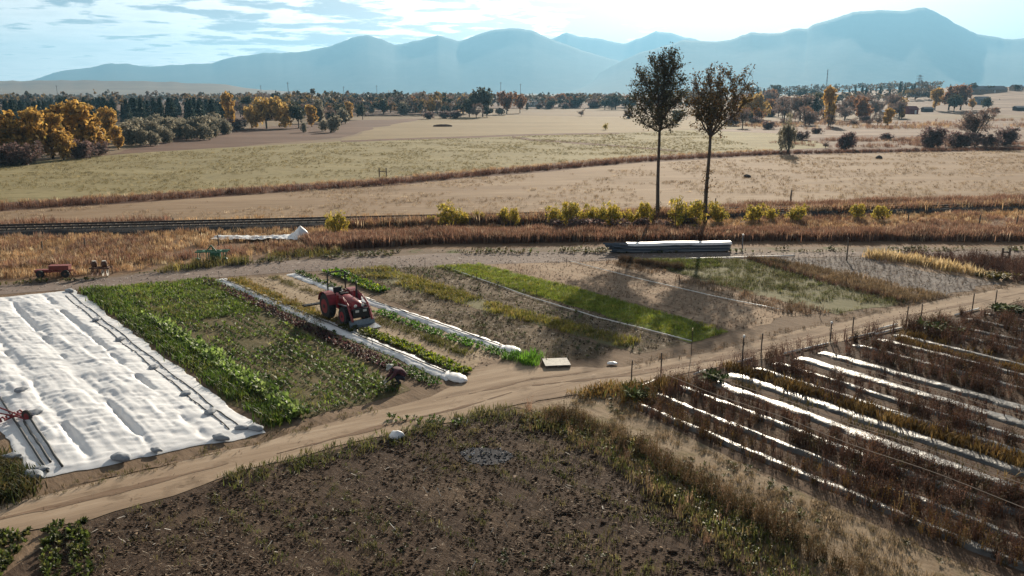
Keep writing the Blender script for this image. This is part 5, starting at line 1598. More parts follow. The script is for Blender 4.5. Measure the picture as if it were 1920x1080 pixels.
def lump(px, py, sx, sy, sz, mat, name, lab, cat, seed):
    bm = bmesh.new()
    bmesh.ops.create_icosphere(bm, subdivisions=3, radius=1)
    for v in bm.verts:
        d = v.co.normalized()
        k = 0.75 + 0.55 * float(fbm(d.x * 2 + seed, d.y * 2 + d.z * 1.7, 3, seed))
        v.co = Vector((d.x * sx * k, d.y * sy * k, max(-0.15, d.z) * sz * k))
    me = bpy.data.meshes.new(name)
    bm.to_mesh(me)
    bm.free()
    for p in me.polygons:
        p.use_smooth = True
    me.materials.append(mat)
    o = link(name, me)
    x, y = G(px, py)
    o.location = (x, y, 0.03)
    return tag(o, lab, cat)


lump(743, 820, 0.26, 0.18, 0.22, M_TARP, 'white_sack', 'small white sack lying at the near edge of the track', 'sack', 3)
lump(1148, 683, 0.22, 0.12, 0.09, M_TARP, 'white_scrap', 'scrap of white plastic on the far edge of the track', 'scrap', 4)
lump(1401, 332, 0.5, 0.35, 0.4, M_STAKE, 'dark_boulder', 'dark lump lying alone in the mown hayfield', 'boulder', 5)
lump(1648, 297, 0.6, 0.4, 0.5, M_STAKE, 'dark_boulder', 'dark lump near the ditch, right of the grey-green bush', 'boulder', 6)
lump(830, 237, 3.0, 0.9, 0.7, M_RUST, 'soil_heap', 'low brown heap in the tan pasture', 'soil heap', 8)

# ------------------------------------------------------------------ posts, stakes, rails
def post(name, px, yb, yt, r, mat, lab, cat, group=None, cap=None):
    x, y = G(px, yb)
    h = max(0.3, (yb - yt) / _f * y * 1.03)
    t = MB().tube([(0, 0, -0.1), (rr.uniform(-.02, .02), 0, h * 0.5), (rr.uniform(-.03, .03), 0, h)], [r, r, r * 0.9], 6)
    if cap:
        e = empty(name, (x, y, 0), 0, lab, cat, group)
        t.build('shaft', mat, e)
        MB().lathe([(r * 0.5, 0), (r * 1.9, 0.03), (r * 1.9, 0.10), (r, 0.14)], 10, 'Z', (0, 0, h - 0.04)).build('cap', cap, e, smooth=True)
        return e
    o = t.build(name, mat)
    o.location = (x, y, 0)
    return tag(o, lab, cat, group)


g1, g2, g3 = 'steel stakes along the dirt track', 'thin stakes among the beds', 'fence posts along the railway'
for px, yb, yt, lab, cap in (
    (1184, 714, 672, 'steel stake at the first green clump, nearest corner of the mulched field', None), (1239, 702, 658, 'steel stake standing in the first purple weed bush by the track', None),
    (1391, 690, 628, 'tall steel stake with a pale tip before the brightest film pair', M_WHITEP), (1427, 667, 622, 'steel stake just right of the tall pale-tipped one', None),
    (1556, 640, 604, 'steel stake with a pale tip at the longest white pipe', M_WHITEP), (1598, 630, 592, 'plain steel stake between the longest white pipe and the second green clump', None),
    (1699, 610, 573, 'steel stake standing in the second green weed clump', None), (1727, 592, 569, 'thin steel stake just right of the second green clump', None), (1822, 584, 549, 'steel stake beside the third green weed clump', None), (1866, 571, 543, 'farthest steel stake at the right end of the track', None)):
    post('steel_stake', px, yb, yt, 0.03, M_STAKE, lab, 'stake', g1, cap)
for px, yb, yt, lab, cap in (
    (1296, 667, 616, 'dark sprinkler riser with a yellowish head at the end of the vivid green strip', solid('yellowed_plastic', (0.55, 0.5, 0.2), 0.5)), (1006, 558, 541, 'thin stake on the pipe left of the vivid green strip', None), (894, 525, 510, 'thin stake at the upper part of the vivid green strip', None),
    (797, 499, 483, 'thin stake at the gravel end of the residue beds', None), (1063, 497, 481, 'thin stake at the gravel end of the dry bed', None), (1162, 512, 489, 'thin stake beside the dark windrow', None), (1273, 537, 516, 'thin stake in the crown shadow', None), (1323, 490, 473, 'thin stake at the end of the white pipe by the olive bed', None),
    (1395, 567, 541, 'thin stake in the dry bed near the pale pipe', None), (1451, 518, 498, 'thin stake between olive bed and dry strip', None), (1586, 535, 515, 'thin stake at the edge of the grey stubble', None), (1537, 594, 580, 'short stake at the end of the dry bed', None),
    (411, 522, 508, 'thin stake at the far end of the left narrow cover', None), (833, 700, 678, 'thin stake at the near end of the left narrow cover', None), (938, 654, 636, 'thin stake at the near end of the right narrow cover', None), (698, 648, 630, 'thin stake through the left narrow cover near the lime leaves', None)):
    post('riser_stake', px, yb, yt, 0.018, M_STAKE, lab, 'stake', g2, cap)
post('standpipe', 1392, 463, 441, 0.05, M_GREY, 'grey standpipe with a white top right of the tarpaulin', 'standpipe', None, M_WHITEP)
post('wooden_pole', 1587, 488, 446, 0.05, M_POSTW, 'tall thin wooden pole at the end of the corn stubble', 'pole')
post('wooden_pole', 1482, 384, 357, 0.09, M_POSTW, 'lone wooden pole standing at the hayfield edge', 'pole')
for px, yb, yt, lab in ((80, 470, 452, 'thin fence post in the grass above the red implement'), (160, 467, 446, 'thin fence post in the grass above the disc implement'), (326, 428, 408, 'thin post at the dark grass clump beyond the railway'), (410, 460, 441, 'fence post left of the white plastic sheet'),
                        (658, 427, 405, 'stout wooden fence post right of the yellow bush by the plastic sheet'), (880, 427, 405, 'wooden fence post right of the biggest yellow bush'), (1024, 425, 402, 'wooden fence post at the left end of the yellow thicket'), (1266, 428, 393, 'tall grey post in front of the dark green bush'),
                        (1340, 402, 372, 'thin grey post right of the second tall tree'), (1836, 424, 403, 'fence post in the blond grass at the far right'), (1906, 424, 405, 'last fence post at the right picture edge'), (1702, 418, 402, 'fence post right of the last yellow bush'), (733, 424, 409, 'fence post midway between the two yellow bushes')):
    post('fence_post', px, yb, yt, 0.06, M_POSTW, lab, 'fence post', g3)


def brace(px, yb, yt, wpx, lab):
    x, y = G(px, yb)
    w, h = wpx / _f * y, (yb - yt) / _f * y
    t = empty('fence_brace', (x, y, 0), 0.05, lab, 'fence brace')
    for s in (-0.5, 0.5):
        MB().tube([(s * w, 0, -0.1), (s * w, 0, h)], 0.08, 7).build('post', M_POSTW, t)
    MB().tube([(-w / 2, 0, h * 0.62), (w / 2, 0, h * 0.58)], 0.055, 6).build('rail', M_POSTW, t)


brace(718, 332, 315, 13, 'H-shaped pair of wooden posts standing in the pasture at the ditch')
brace(1885, 485, 464, 14, 'small H-shaped wooden frame beside the gravel road on the right')


def railway():
    d = np.array((0.9877, 0.1564))
    nn = np.array((-d[1], d[0]))
    p0 = np.array((-44.2, 69.2))
    V, F = [], []
    prof = [(-2.6, -0.04), (-1.6, 0.45), (1.6, 0.45), (2.6, -0.04)]
    ts = np.linspace(-90, 190, 120)
    for t_ in ts:
        for k, (w, z) in enumerate(prof):
            q = p0 + d * t_ + nn * (w + 0.3 * (float(fbm(t_ / 2.0, k * 3.0, 3, 88)) - 0.5))
            V.append((*q, z))
    n = len(prof)
    F = [(a * n + k, (a + 1) * n + k, (a + 1) * n + k + 1, a * n + k + 1) for a in range(len(ts) - 1) for k in range(n - 1)]
    m = soil('ballast', [(0.025, 0.024, 0.026), (0.05, 0.047, 0.047), (0.08, 0.075, 0.072)], scale=1.0, fine=8, bump=0.7, bump_d=0.06)
    o = mesh('railway_embankment', V, np.array(F), m)
    tag(o, 'dark ballast bank carrying the railway', None, None, 'structure')
    for w in (-0.72, 0.72):
        a, b = p0 + d * -90 + nn * w, p0 + d * 190 + nn * w
        R = Matrix.Rotation(math.atan2(d[1], d[0]), 3, 'Z')
        c = (a + b) / 2
        r = MB().box((c[0], c[1], 0.62), (280, 0.07, 0.16), R).build('rail', M_STAKE, o)
        r['kind'] = 'structure'
    mb = MB()
    R = Matrix.Rotation(math.atan2(d[1], d[0]), 3, 'Z')
    sl_me = None
    for k in range(170):
        q = p0 + d * (-28 + k * 0.75)
        if sl_me is None:
            s0 = MB().box((0, 0, 0), (0.24, 2.5, 0.14)).build('sleeper', M_POSTW, o)
            sl_me = s0.data
        else:
            s0 = link('sleeper', sl_me, o)
        s0.location = (q[0], q[1], 0.485)
        s0.rotation_euler = (0, 0, math.atan2(d[1], d[0]))


railway()

# ------------------------------------------------------------------ trees
M_BARK = solid('bark', (0.075, 0.055, 0.042), 0.9, 0, 0.35, 4)
M_TWIG = leafy('twig', 0.0, 0.9, 0.05)
M_HERO = leafy('dark_tree_leaf', 0.22, 0.6, 0.2)
M_CROWN = leafy('tree_leaf', 0.5, 0.6, 0.2)


def tube_np(pts, rs, n=6):
    mb = MB()
    mb.tube(pts, list(rs), n, cap=False)
    return np.array([tuple(v) for v in mb.V]), np.array(mb.F)


def leaves(C, size, pal, rng, cv=0.25, aspect=0.55, up=0.0):
    """one bent leaf (2 triangles) at each centre"""
    n = len(C)
    d1 = rng.normal(0, 1, (n, 3))
    d1[:, 2] += up
    d1 /= np.linalg.norm(d1, axis=1)[:, None]
    d2 = np.cross(d1, rng.normal(0, 1, (n, 3)))
    d2 /= np.linalg.norm(d2, axis=1)[:, None] + 1e-9
    s = (size * rng.uniform(0.6, 1.3, n))[:, None]
    V = np.stack([C - d1 * s, C + d2 * s * aspect, C + d1 * s, C - d2 * s * aspect], 1).reshape(-1, 3)
    k = np.arange(n)[:, None] * 4
    F = np.concatenate([k + np.array([[0, 1, 2]]), k + np.array([[0, 2, 3]])])
    p = np.array([q[:3] for q in pal])
    w = np.array([q[3] if len(q) > 3 else 1.0 for q in pal])
    cc = p[rng.choice(len(p), n, p=w / w.sum())] * rng.lognormal(0, cv, n)[:, None]
    return V, F, np.clip(np.repeat(cc, 4, 0), 0.004, 0.9)


def hero(name, px, yb, px_top, y_top, spread, fork, limbs, pal, seed, lab, nleaf, low_leaf, leader=0):
    rng = np.random.default_rng(seed)
    x, y = G(px, yb)
    H_ = CAM_H + (172 - y_top) / _f * y
    t = empty(name, (x, y, 0), 0, lab, 'tree', 'two tall bare-stemmed trees')
    lean = (px_top - px) / _f * y
    hf = H_ * fork
    # stem with slight curve
    stem = [(lean * s * s * 0.4 + 0.05 * (math.sin(s * 5 + seed) - math.sin(seed)), 0.06 * math.sin(s * 5), hf * s) for s in np.linspace(0, 1, 10)]
    stem[0] = (0, 0, -0.1)
    tr = MB()
    tr.tube(stem, [0.19 - 0.07 * s for s in np.linspace(0, 1, 10)], 10)
    top = Vector(stem[-1])
    tips = []
    br = MB()
    if leader:
        led = [top - Vector((0, 0, 0.1))] + [top + Vector((0.25 * math.sin(q * 1.3), 0.1 * math.sin(q * 2.0), (H_ - hf) * leader * q / 6)) for q in range(1, 7)]
        tr.tube(led, [0.105 - 0.014 * q for q in range(7)], 9)
    for ang, tilt, L, h0 in [(*l, 0.0) if len(l) == 3 else l for l in limbs]:
        d = Vector((math.cos(ang) * math.sin(tilt), math.sin(ang) * math.sin(tilt), math.cos(tilt)))
        pts = [top - Vector((0, 0, 0.25))]
        if leader and h0 > 0:
            q = h0 * 6
            pts = [led[min(6, int(q))].lerp(led[min(6, int(q) + 1)], q - int(q))]
        for k in range(1, 7):
            f = k / 6
            q = pts[0] + d * L * f + Vector((0, 0, 0.10 * L * f * f)) + Vector(rng.normal(0, 0.10, 3)) * f * 1.3
            pts.append(q)
        br.tube(pts, [0.085 * (1 - 0.8 * k / 6) for k in range(7)], 7)
        # side branches
        for k in range(1, 7):
            for _ in range(5 if k > 1 else 3):
                d2 = (d * 0.5 + Vector(rng.normal(0, 0.62, 3)) + Vector((0, 0, 0.35))).normalized()
                l2 = L * rng.uniform(0.18, 0.42) * (1.15 - 0.08 * k) * spread
                a0 = pts[k]
                a1 = a0 + d2 * l2 * 0.55 + Vector(rng.normal(0, 0.06, 3))
                a2 = a0 + d2 * l2 + Vector((0, 0, 0.12 * l2))
                br.tube([a0, a1, a2], [0.035, 0.022, 0.008], 4, False)
                for m_ in range(5):
                    b0 = a0.lerp(a2, rng.uniform(0.3, 1))
                    d3 = (d2 + Vector(rng.normal(0, 0.6, 3)) + Vector((0, 0, .3))).normalized()
                    l3 = rng.uniform(0.3, 0.75)
                    b1 = b0 + d3 * l3
                    br.tube([b0, b1], [0.012, 0.005], 3, False)
                    tips += [(b0.lerp(b1, q), 1) for q in (0.35, 0.7, 1.0)]
                tips += [(a2, 1), (a1, 1)]
    tr.build('trunk', M_BARK, t, smooth=True)
    br.build('branches', M_BARK, t)
    C = np.array([tuple(p) for p, _ in tips])
    ii = rng.integers(0, len(C), nleaf)
    P_ = C[ii] + rng.normal(0, 0.11, (nleaf, 3))
    # small leafy sprigs low on the stem
    for (hz, n_) in low_leaf:
        P_ = np.concatenate([P_, np.array([stem[0][0], 0, hz]) + rng.normal(0, 1, (n_, 3)) * (0.25, 0.25, 0.4)])
    V, F, Cc = leaves(P_, 0.10, pal, rng, 0.28)
    mesh('crown', V, F, M_HERO, Cc, parent=t)
    return t


hero('tall_tree', 1233, 412, 1224, 93, 1.0, 0.52, [(2.9, 1.15, 2.9, .02), (0.2, 1.15, 2.0, .05), (4.4, 1.1, 2.5, .05), (1.5, 1.1, 2.5, .1), (3.3, 0.95, 3.4, .15), (0.3, 0.85, 2.6, .3), (2.7, 0.85, 3.4, .3), (5.2, 0.9, 2.8, .25), (3.6, 0.75, 3.1, .45), (1.2, 0.8, 2.7, .4), (0.0, 0.7, 2.9, .5), (2.9, 0.6, 2.9, .6), (5.6, 0.55, 2.7, .65), (4.4, 0.65, 2.6, .55), (0.2, 0.45, 2.9, .8), (2.6, 0.45, 2.4, .85), (3.9, 0.2, 2.0, .95), (0.2, .25, 2.5, .95)],
     [(0.075, 0.072, 0.032, 3), (0.10, 0.088, 0.04, 2), (0.055, 0.052, 0.026, 2), (0.14, 0.085, 0.03, 1)], 21, 'left of the two tall trees, with a dense dark oval crown on a bare stem', 9500, [(1.0, 60)], leader=0.58)
hero('tall_tree', 1322, 420, 1320, 116, 0.85, 0.56, [(0.05, 0.60, 5.2), (-0.3, 0.38, 4.7), (0.4, 0.15, 4.6), (3.1, 0.36, 4.4), (2.8, 0.12, 4.7), (3.3, 0.68, 3.2), (1.6, 0.45, 4.0), (4.7, 0.45, 4.0), (0.0, 0.85, 4.2)],
     [(0.15, 0.095, 0.032, 3), (0.19, 0.12, 0.04, 2), (0.085, 0.07, 0.03, 3), (0.21, 0.10, 0.035, 1)], 22, 'right of the two tall trees, with a wide thin brownish vase-shaped crown', 7500, [(4.6, 90), (3.4, 60)])


def crown_pts(blobs, n, rng, shell=0.45, clump=0.16):
    b = np.array(blobs, float)
    vol = b[:, 3] * b[:, 4] * b[:, 5]
    nc = max(8, n // 14)
    k = rng.choice(len(b), nc, p=vol / vol.sum())
    d = rng.normal(0, 1, (nc, 3))
    d /= np.linalg.norm(d, axis=1)[:, None]
    r = rng.uniform(shell, 1.0, nc)[:, None] ** 0.6
    cc = b[k, :3] + d * r * b[k, 3:6]
    j = rng.integers(0, nc, n)
    return cc[j] + rng.normal(0, clump, (n, 3)) * b[k[j], 3:6]


def top_of(V):
    return float(np.percentile(V[:, 2], 99))


def norm(me, V):
    k = 1 / top_of(V)
    me.transform(Matrix.Diagonal((k, k, k, 1)))
    return me


def proto(kind, seed):
    """trunk and crown meshes of one tree kind, unit height 1"""
    rng = np.random.default_rng(seed)
    mb = MB()
    leaf, n, up, asp, cv, cl = 0.035, 900, 0.0, 0.6, 0.25, 0.16
    bl = []
    if kind == 'gold':
        pal = [(0.50, 0.30, 0.075, 3), (0.58, 0.38, 0.11, 2), (0.40, 0.24, 0.065, 2), (0.28, 0.20, 0.075, 1)]
        for _ in range(9):
            a, r_0, z = rng.uniform(0, 6.28), rng.uniform(0, 0.24), rng.uniform(0.28, 0.82)
            bl.append((math.cos(a) * r_0, math.sin(a) * r_0, z, rng.uniform(.16, .24), rng.uniform(.16, .24), rng.uniform(.15, .22)))
        n, leaf = 2600, 0.042
    elif kind == 'willow':
        pal = [(0.46, 0.31, 0.10, 3), (0.38, 0.25, 0.085, 2), (0.52, 0.38, 0.15, 1)]
        for _ in range(11):
            a, r_0, z = rng.uniform(0, 6.28), rng.uniform(0.1, 0.6), rng.uniform(0.3, 0.72)
            bl.append((math.cos(a) * r_0, math.sin(a) * r_0, z * (1.1 - 0.35 * r_0), .24, .24, .26))
        n, up, leaf = 2800, 0.6, 0.05
    elif kind == 'sage':
        pal = [(0.24, 0.216, 0.16, 3), (0.304, 0.272, 0.2, 2), (0.192, 0.168, 0.12, 2)]
        for _ in range(7):
            a, r_0 = rng.uniform(0, 6.28), rng.uniform(0, 0.4)
            bl.append((math.cos(a) * r_0, math.sin(a) * r_0, rng.uniform(.3, .62), .3, .3, .33))
        n, leaf = 1800, 0.055
    elif kind == 'rust':
        pal = [(0.28, 0.14, 0.07, 3), (0.35, 0.189, 0.084, 2), (0.21, 0.112, 0.07, 2)]
        for _ in range(8):
            a, r_0, z = rng.uniform(0, 6.28), rng.uniform(0, 0.3), rng.uniform(0.35, 0.8)
            bl.append((math.cos(a) * r_0, math.sin(a) * r_0, z, .2, .2, .19))
        n, leaf = 1700, 0.045
    elif kind == 'dark':
        pal = [(0.06, 0.066, 0.042, 3), (0.09, 0.09, 0.054, 2), (0.12, 0.096, 0.06, 1)]
        for _ in range(9):
            a, r_0, z = rng.uniform(0, 6.28), rng.uniform(0, 0.38), rng.uniform(0.3, 0.8)
            bl.append((math.cos(a) * r_0, math.sin(a) * r_0, z, .24, .24, .2))
        n, leaf = 2000, 0.048
    elif kind == 'bare':
        pal = [(0.18, 0.128, 0.112, 3), (0.24, 0.173, 0.143, 2), (0.135, 0.098, 0.09, 2)]
        for _ in range(8):
            a, r_0, z = rng.uniform(0, 6.28), rng.uniform(0, 0.34), rng.uniform(0.3, 0.8)
            bl.append((math.cos(a) * r_0, math.sin(a) * r_0, z, .24, .24, .2))
        n, leaf, asp, up = 1000, 0.07, 0.13, 0.8
    elif kind == 'scrub':
        pal = [(0.145, 0.095, 0.09, 3), (0.20, 0.13, 0.115, 2), (0.12, 0.09, 0.075, 1)]
        for _ in range(7):
            a, r_0 = rng.uniform(0, 6.28), rng.uniform(0, 0.5)
            bl.append((math.cos(a) * r_0, math.sin(a) * r_0, rng.uniform(.25, .6), .36, .36, .34))
        n, leaf, asp = 1900, 0.07, 0.35
    elif kind == 'yellowbush':
        pal = [(0.52, 0.40, 0.06, 3), (0.40, 0.33, 0.055, 2), (0.18, 0.18, 0.035, 2), (0.55, 0.38, 0.10, 1)]
        for _ in range(9):
            a, r_0 = rng.uniform(0, 6.28), rng.uniform(0, 0.34)
            bl.append((math.cos(a) * r_0, math.sin(a) * r_0, rng.uniform(.25, .7), .17, .17, .28))
        n, leaf, asp, up = 1500, 0.06, 0.22, 1.5
    elif kind == 'greybush':
        pal = [(0.216, 0.196, 0.135, 3), (0.27, 0.236, 0.169, 2), (0.149, 0.135, 0.095, 2)]
        for _ in range(9):
            a, r_0 = rng.uniform(0, 6.28), rng.uniform(0, 0.26)
            bl.append((math.cos(a) * r_0, math.sin(a) * r_0, rng.uniform(.25, .75), .16, .16, .24))
        n, leaf, asp, up = 1500, 0.05, 0.25, 1.4
    elif kind == 'conifer':
        pal = [(0.022, 0.034, 0.026, 3), (0.032, 0.045, 0.032, 2), (0.045, 0.055, 0.038, 1)]
        n = 900
        z = rng.uniform(0.06, 1.0, n) ** 0.85
        rad = 0.26 * (1 - z) * (0.75 + 0.5 * np.sin(z * 34) * 0.5) + 0.012
        a = rng.uniform(0, 6.283, n)
        rr_ = rad * rng.uniform(0.35, 1.05, n)
        P_ = np.stack([np.cos(a) * rr_, np.sin(a) * rr_, z], 1)
        V, F, C = leaves(P_, 0.045, pal, rng, cv, 0.4)
        mb.tube([(0, 0, -0.02), (0, 0, 0.5), (0, 0, 0.97)], [0.022, 0.015, 0.004], 5)
        return mesh('trunk', [tuple(v) for v in mb.V], [np.array([f for f in mb.F if len(f) == 4])], M_BARK, data_only=True), mesh('crown', V, F, M_CROWN, C, data_only=True)
    P_ = crown_pts(bl, n, rng, clump=cl)
    P_[:, 2] = np.maximum(P_[:, 2], 0.03 + 0.04 * rng.random(n))
    V, F, C = leaves(P_, leaf, pal, rng, cv, asp, up)
    bushy = kind in ('sage', 'scrub', 'yellowbush', 'greybush')
    if not bushy:
        mb.tube([(0, 0, -0.02), (0.01, 0, 0.2), (0.0, 0.01, 0.42)], [0.032, 0.026, 0.018], 6)
    for b in bl:
        mb.tube([(0, 0, 0.02 if bushy else 0.22), (b[0] * 0.5, b[1] * 0.5, b[2] * (0.5 if bushy else 0.75)), (b[0], b[1], b[2] + b[5] * 0.5)], [0.016, 0.011, 0.004], 4)
        if kind in ('bare', 'willow', 'greybush', 'scrub'):
            for _ in range(12 if kind == 'bare' else 5):
                q = Vector((b[0], b[1], b[2])) * rng.uniform(.7, 1.0)
                e = q + Vector((rng.normal(0, .5) * b[3], rng.normal(0, .5) * b[4], rng.uniform(.3, 1) * b[5]))
                mb.tube([q, e], [0.008, 0.003], 3)
    tr = mesh('stems' if bushy else 'trunk', [tuple(v) for v in mb.V], [np.array([f for f in mb.F if len(f) == 4])], M_BARK, data_only=True)
    return norm(tr, V), mesh('crown', V / top_of(V), F, M_CROWN, C, data_only=True)


PROTO = {k: [proto(k, 300 + 10 * i_ + j) for j in range(nv)] for i_, (k, nv) in enumerate((('gold', 4), ('willow', 2), ('sage', 3), ('rust', 3), ('dark', 3), ('bare', 3), ('scrub', 3), ('yellowbush', 4), ('greybush', 2), ('conifer', 3)))}
NAMES = dict(gold='golden_tree', willow='willow_tree', sage='sage_bush', rust='autumn_tree', dark='leafy_tree', bare='bare_tree', scrub='scrub_bush', yellowbush='yellow_bush', greybush='tall_bush', conifer='conifer')
CATS = dict(gold='tree', willow='tree', sage='bush', rust='tree', dark='tree', bare='tree', scrub='bush', yellowbush='bush', greybush='bush', conifer='tree')
prng = random.Random(5)


# hill on the right, seen beyond the rough grass
def hill_z(x, y):
    h = np.interp(x, [200, 279, 362, 446, 700, 1400], [0, 5.5, 9.5, 14.5, 21, 26])
    s = np.clip((np.asarray(y) - 400) / 300, 0, 1)
    return h * s * s * (3 - 2 * s) - 0.5 * (np.clip(1 - h * s, 0, 1))


X, Y = np.meshgrid(np.linspace(180, 1400, 70), np.linspace(380, 1500, 60))
Zh = hill_z(X, Y) * np.clip((1500 - Y) / 500, 0, 1) + (fbm(X / 90, Y / 90, 4, 131) - 0.5) * 2.0 * np.clip((Y - 400) / 200, 0, 1)
i = np.arange(59 * 69)
k = (i // 69) * 70 + i % 69
o = mesh('hill', np.stack([X.ravel(), Y.ravel(), Zh.ravel() - 0.3], 1), np.stack([k, k + 1, k + 71, k + 70], 1), m_rough, smooth=True)
tag(o, 'low tawny hill rising at the right with houses on top', None, None, 'structure')


def zground(x, y):
    D = math.hypot(x, max(y, 0))
    z = -0.06 - 3.0 * min(1, max(0, (D - 420) / 1200)) ** 1.3
    if x > 200 and y > 400:
        z = max(z, float(hill_z(x, y)) - 0.3)
    return z


def tree(kind, px, yb, yt, wide=1.0, lab=None, group=None, D=None):
    """yb, yt: foot and top in the photograph; D overrides the depth for trees whose foot is hidden"""
    if D is None:
        x, y = G(px, yb)
    else:
        x, y = (px - 960) / _f * D, D
        # the sight line's depth grows a little with pitch: correct x
        x = RAY(px, yb, D)[0]
    z = zground(x, y)
    ztop = RAY(px, yt, y)[2]
    h = max(0.8, ztop - z)
    t = empty(NAMES[kind], (x, y, z), prng.uniform(0, 6.28), lab, CATS[kind], group)
    a, b = prng.choice(PROTO[kind])
    for me in (a, b):
        c = link(me.name.split('.')[0], me, t)
    t.scale = (h * wide, h * wide, h)
    return t


# golden trees at the left
gg = 'golden cottonwoods at the left'
for px, yb, yt, w, lab in ((-40, 304, 206, 1.0, 'golden tree at the very left picture edge'), (22, 304, 212, 0.95, 'second golden tree from the left edge'), (64, 302, 205, 0.9, 'dense golden tree left of the tallest pair'), (100, 298, 216, 0.95, 'golden tree standing low before the tallest pair'),
                           (128, 288, 194, 1.0, 'tallest golden tree, left one of the pair'), (160, 290, 193, 0.95, 'tallest golden tree, right one of the pair'), (178, 288, 222, 0.9, 'bright yellow rounded tree before the tallest pair'), (203, 272, 204, 0.8, 'golden tree right of the tallest pair'), (120, 300, 246, 0.9, 'low golden tree with drooping crown near the meadow'),
                           (222, 280, 238, 0.9, 'last low golden tree next to the grey bushes')):
    tree('gold', px, yb, yt, w, lab, gg)
for px, yb, yt, w, lab in ((40, 309, 268, 1.2, 'dark brush at the foot of the left golden trees'), (150, 297, 264, 1.0, 'dark brush under the tallest golden pair'), (185, 292, 266, 1.1, 'dark brush at the right foot of the golden trees'), (0, 311, 272, 1.2, 'dark brush at the left picture edge')):
    tree('scrub', px, yb, yt, w, lab, 'dark brush under the golden trees')
for q, (px, yb, yt) in enumerate(((238, 272, 232), (252, 266, 226), (268, 262, 224), (284, 264, 229), (300, 262, 226), (318, 261, 223), (336, 258, 226), (262, 272, 243), (282, 273, 248), (307, 268, 240), (350, 262, 236), (366, 258, 219), (385, 262, 233), (405, 258, 236), (398, 248, 222))):
    tree('sage', px, yb, yt, 1.1, 'grey-green rounded bush in the thicket right of the golden trees', 'grey-green bushes')
for px, yb, yt, k, w, lab in ((432, 240, 175, 'gold', 0.6, 'slender yellow-green tree left of the broad golden willow'), (500, 241, 184, 'willow', 0.85, 'broad golden willow with fan-shaped crown in the middle left'), (472, 240, 200, 'willow', 0.7, 'smaller golden willow touching the broad one'),
                              (440, 244, 222, 'scrub', 1.3, 'dark low brush under the slender yellow-green tree'), (470, 224, 182, 'dark', 0.8, 'dull green tree behind the golden willows'), (560, 240, 192, 'dark', 0.7, 'greyish green tree right of the golden willow'), (585, 238, 198, 'gold', 0.7, 'yellowish small tree between grey ones'),
                              (626, 248, 218, 'sage', 0.9, 'dark grey rounded bush standing out at the meadow edge'), (610, 246, 226, 'sage', 0.8, 'small grey bush left of the dark grey one'), (570, 248, 230, 'sage', 0.7, 'tiny grey-green bush in the dark fallow'), (600, 230, 188, 'sage', 0.6, 'tall grey-green bush before the far woods'), (655, 226, 192, 'gold', 0.7, 'yellow tree at the far meadow corner'),
                              (680, 224, 196, 'dark', 0.8, 'dark green tree at the far meadow corner'), (640, 232, 205, 'sage', 0.8, 'grey bush behind the dark grey one')):
    tree(k, px, yb, yt, w, lab)
for q in range(26):
    px = prng.uniform(236, 425)
    yb = prng.uniform(243, 257)
    tree('sage', px, yb, yb - prng.uniform(22, 32), 1.05, 'grey-green bush deep in the thicket right of the golden trees', 'grey-green bushes')
MIXL = dict(gold='yellow tree in the mixed belt before the far woods', rust='russet tree in the mixed belt before the far woods', bare='bare brown tree in the mixed belt before the far woods', dark='dull green tree in the mixed belt before the far woods', sage='grey bush in the mixed belt before the far woods')
for q in range(70):
    k = prng.choice(('gold', 'rust', 'bare', 'bare', 'dark', 'sage', 'sage'))
    px = prng.uniform(425, 880)
    yb = prng.uniform(205, 232 if px < 640 else 216)
    tree(k, px, yb, yb - prng.uniform(20, 34) * (0.7 if k == 'sage' else 1), 1.0, MIXL[k], 'mixed trees before the far woods')
MIXR = dict(rust='russet tree in the right-hand tree line', bare='bare purplish tree in the right-hand tree line', dark='dark green tree in the right-hand tree line', scrub='low purple brush in the right-hand tree line', gold='yellowish tree in the right-hand tree line')
for q in range(64):
    k = prng.choice(('rust', 'bare', 'bare', 'bare', 'dark', 'scrub', 'scrub', 'gold'))
    px = prng.uniform(1370, 1700)
    yb = prng.uniform(203, 236)
    tree(k, px, yb, yb - prng.uniform(16, 36) * (0.5 if k == 'scrub' else 1), 1.0 if k != 'scrub' else 1.5, MIXR[k], 'trees of the right-hand tree line')
for q in range(26):
    k = prng.choice(('rust', 'bare', 'dark', 'scrub'))
    px = prng.uniform(1000, 1260)
    yb = prng.uniform(196, 206)
    tree(k, px, yb, yb - prng.uniform(14, 26) * (0.6 if k == 'scrub' else 1), 1.2, {'rust': 'russet tree', 'bare': 'bare brown tree', 'dark': 'dark tree', 'scrub': 'dark brush'}[k] + ' in the far hedge behind the tall trees', 'trees of the far hedge')
# evergreens
for q in range(150):
    px = prng.uniform(-20, 424)
    yb = prng.uniform(210, 233)
    tree('conifer', px, yb, 182 + prng.uniform(0, 14) + (px < 80) * 5, prng.uniform(1.2, 2.0), 'dark evergreen in the plantation behind the golden trees', 'dark evergreens')
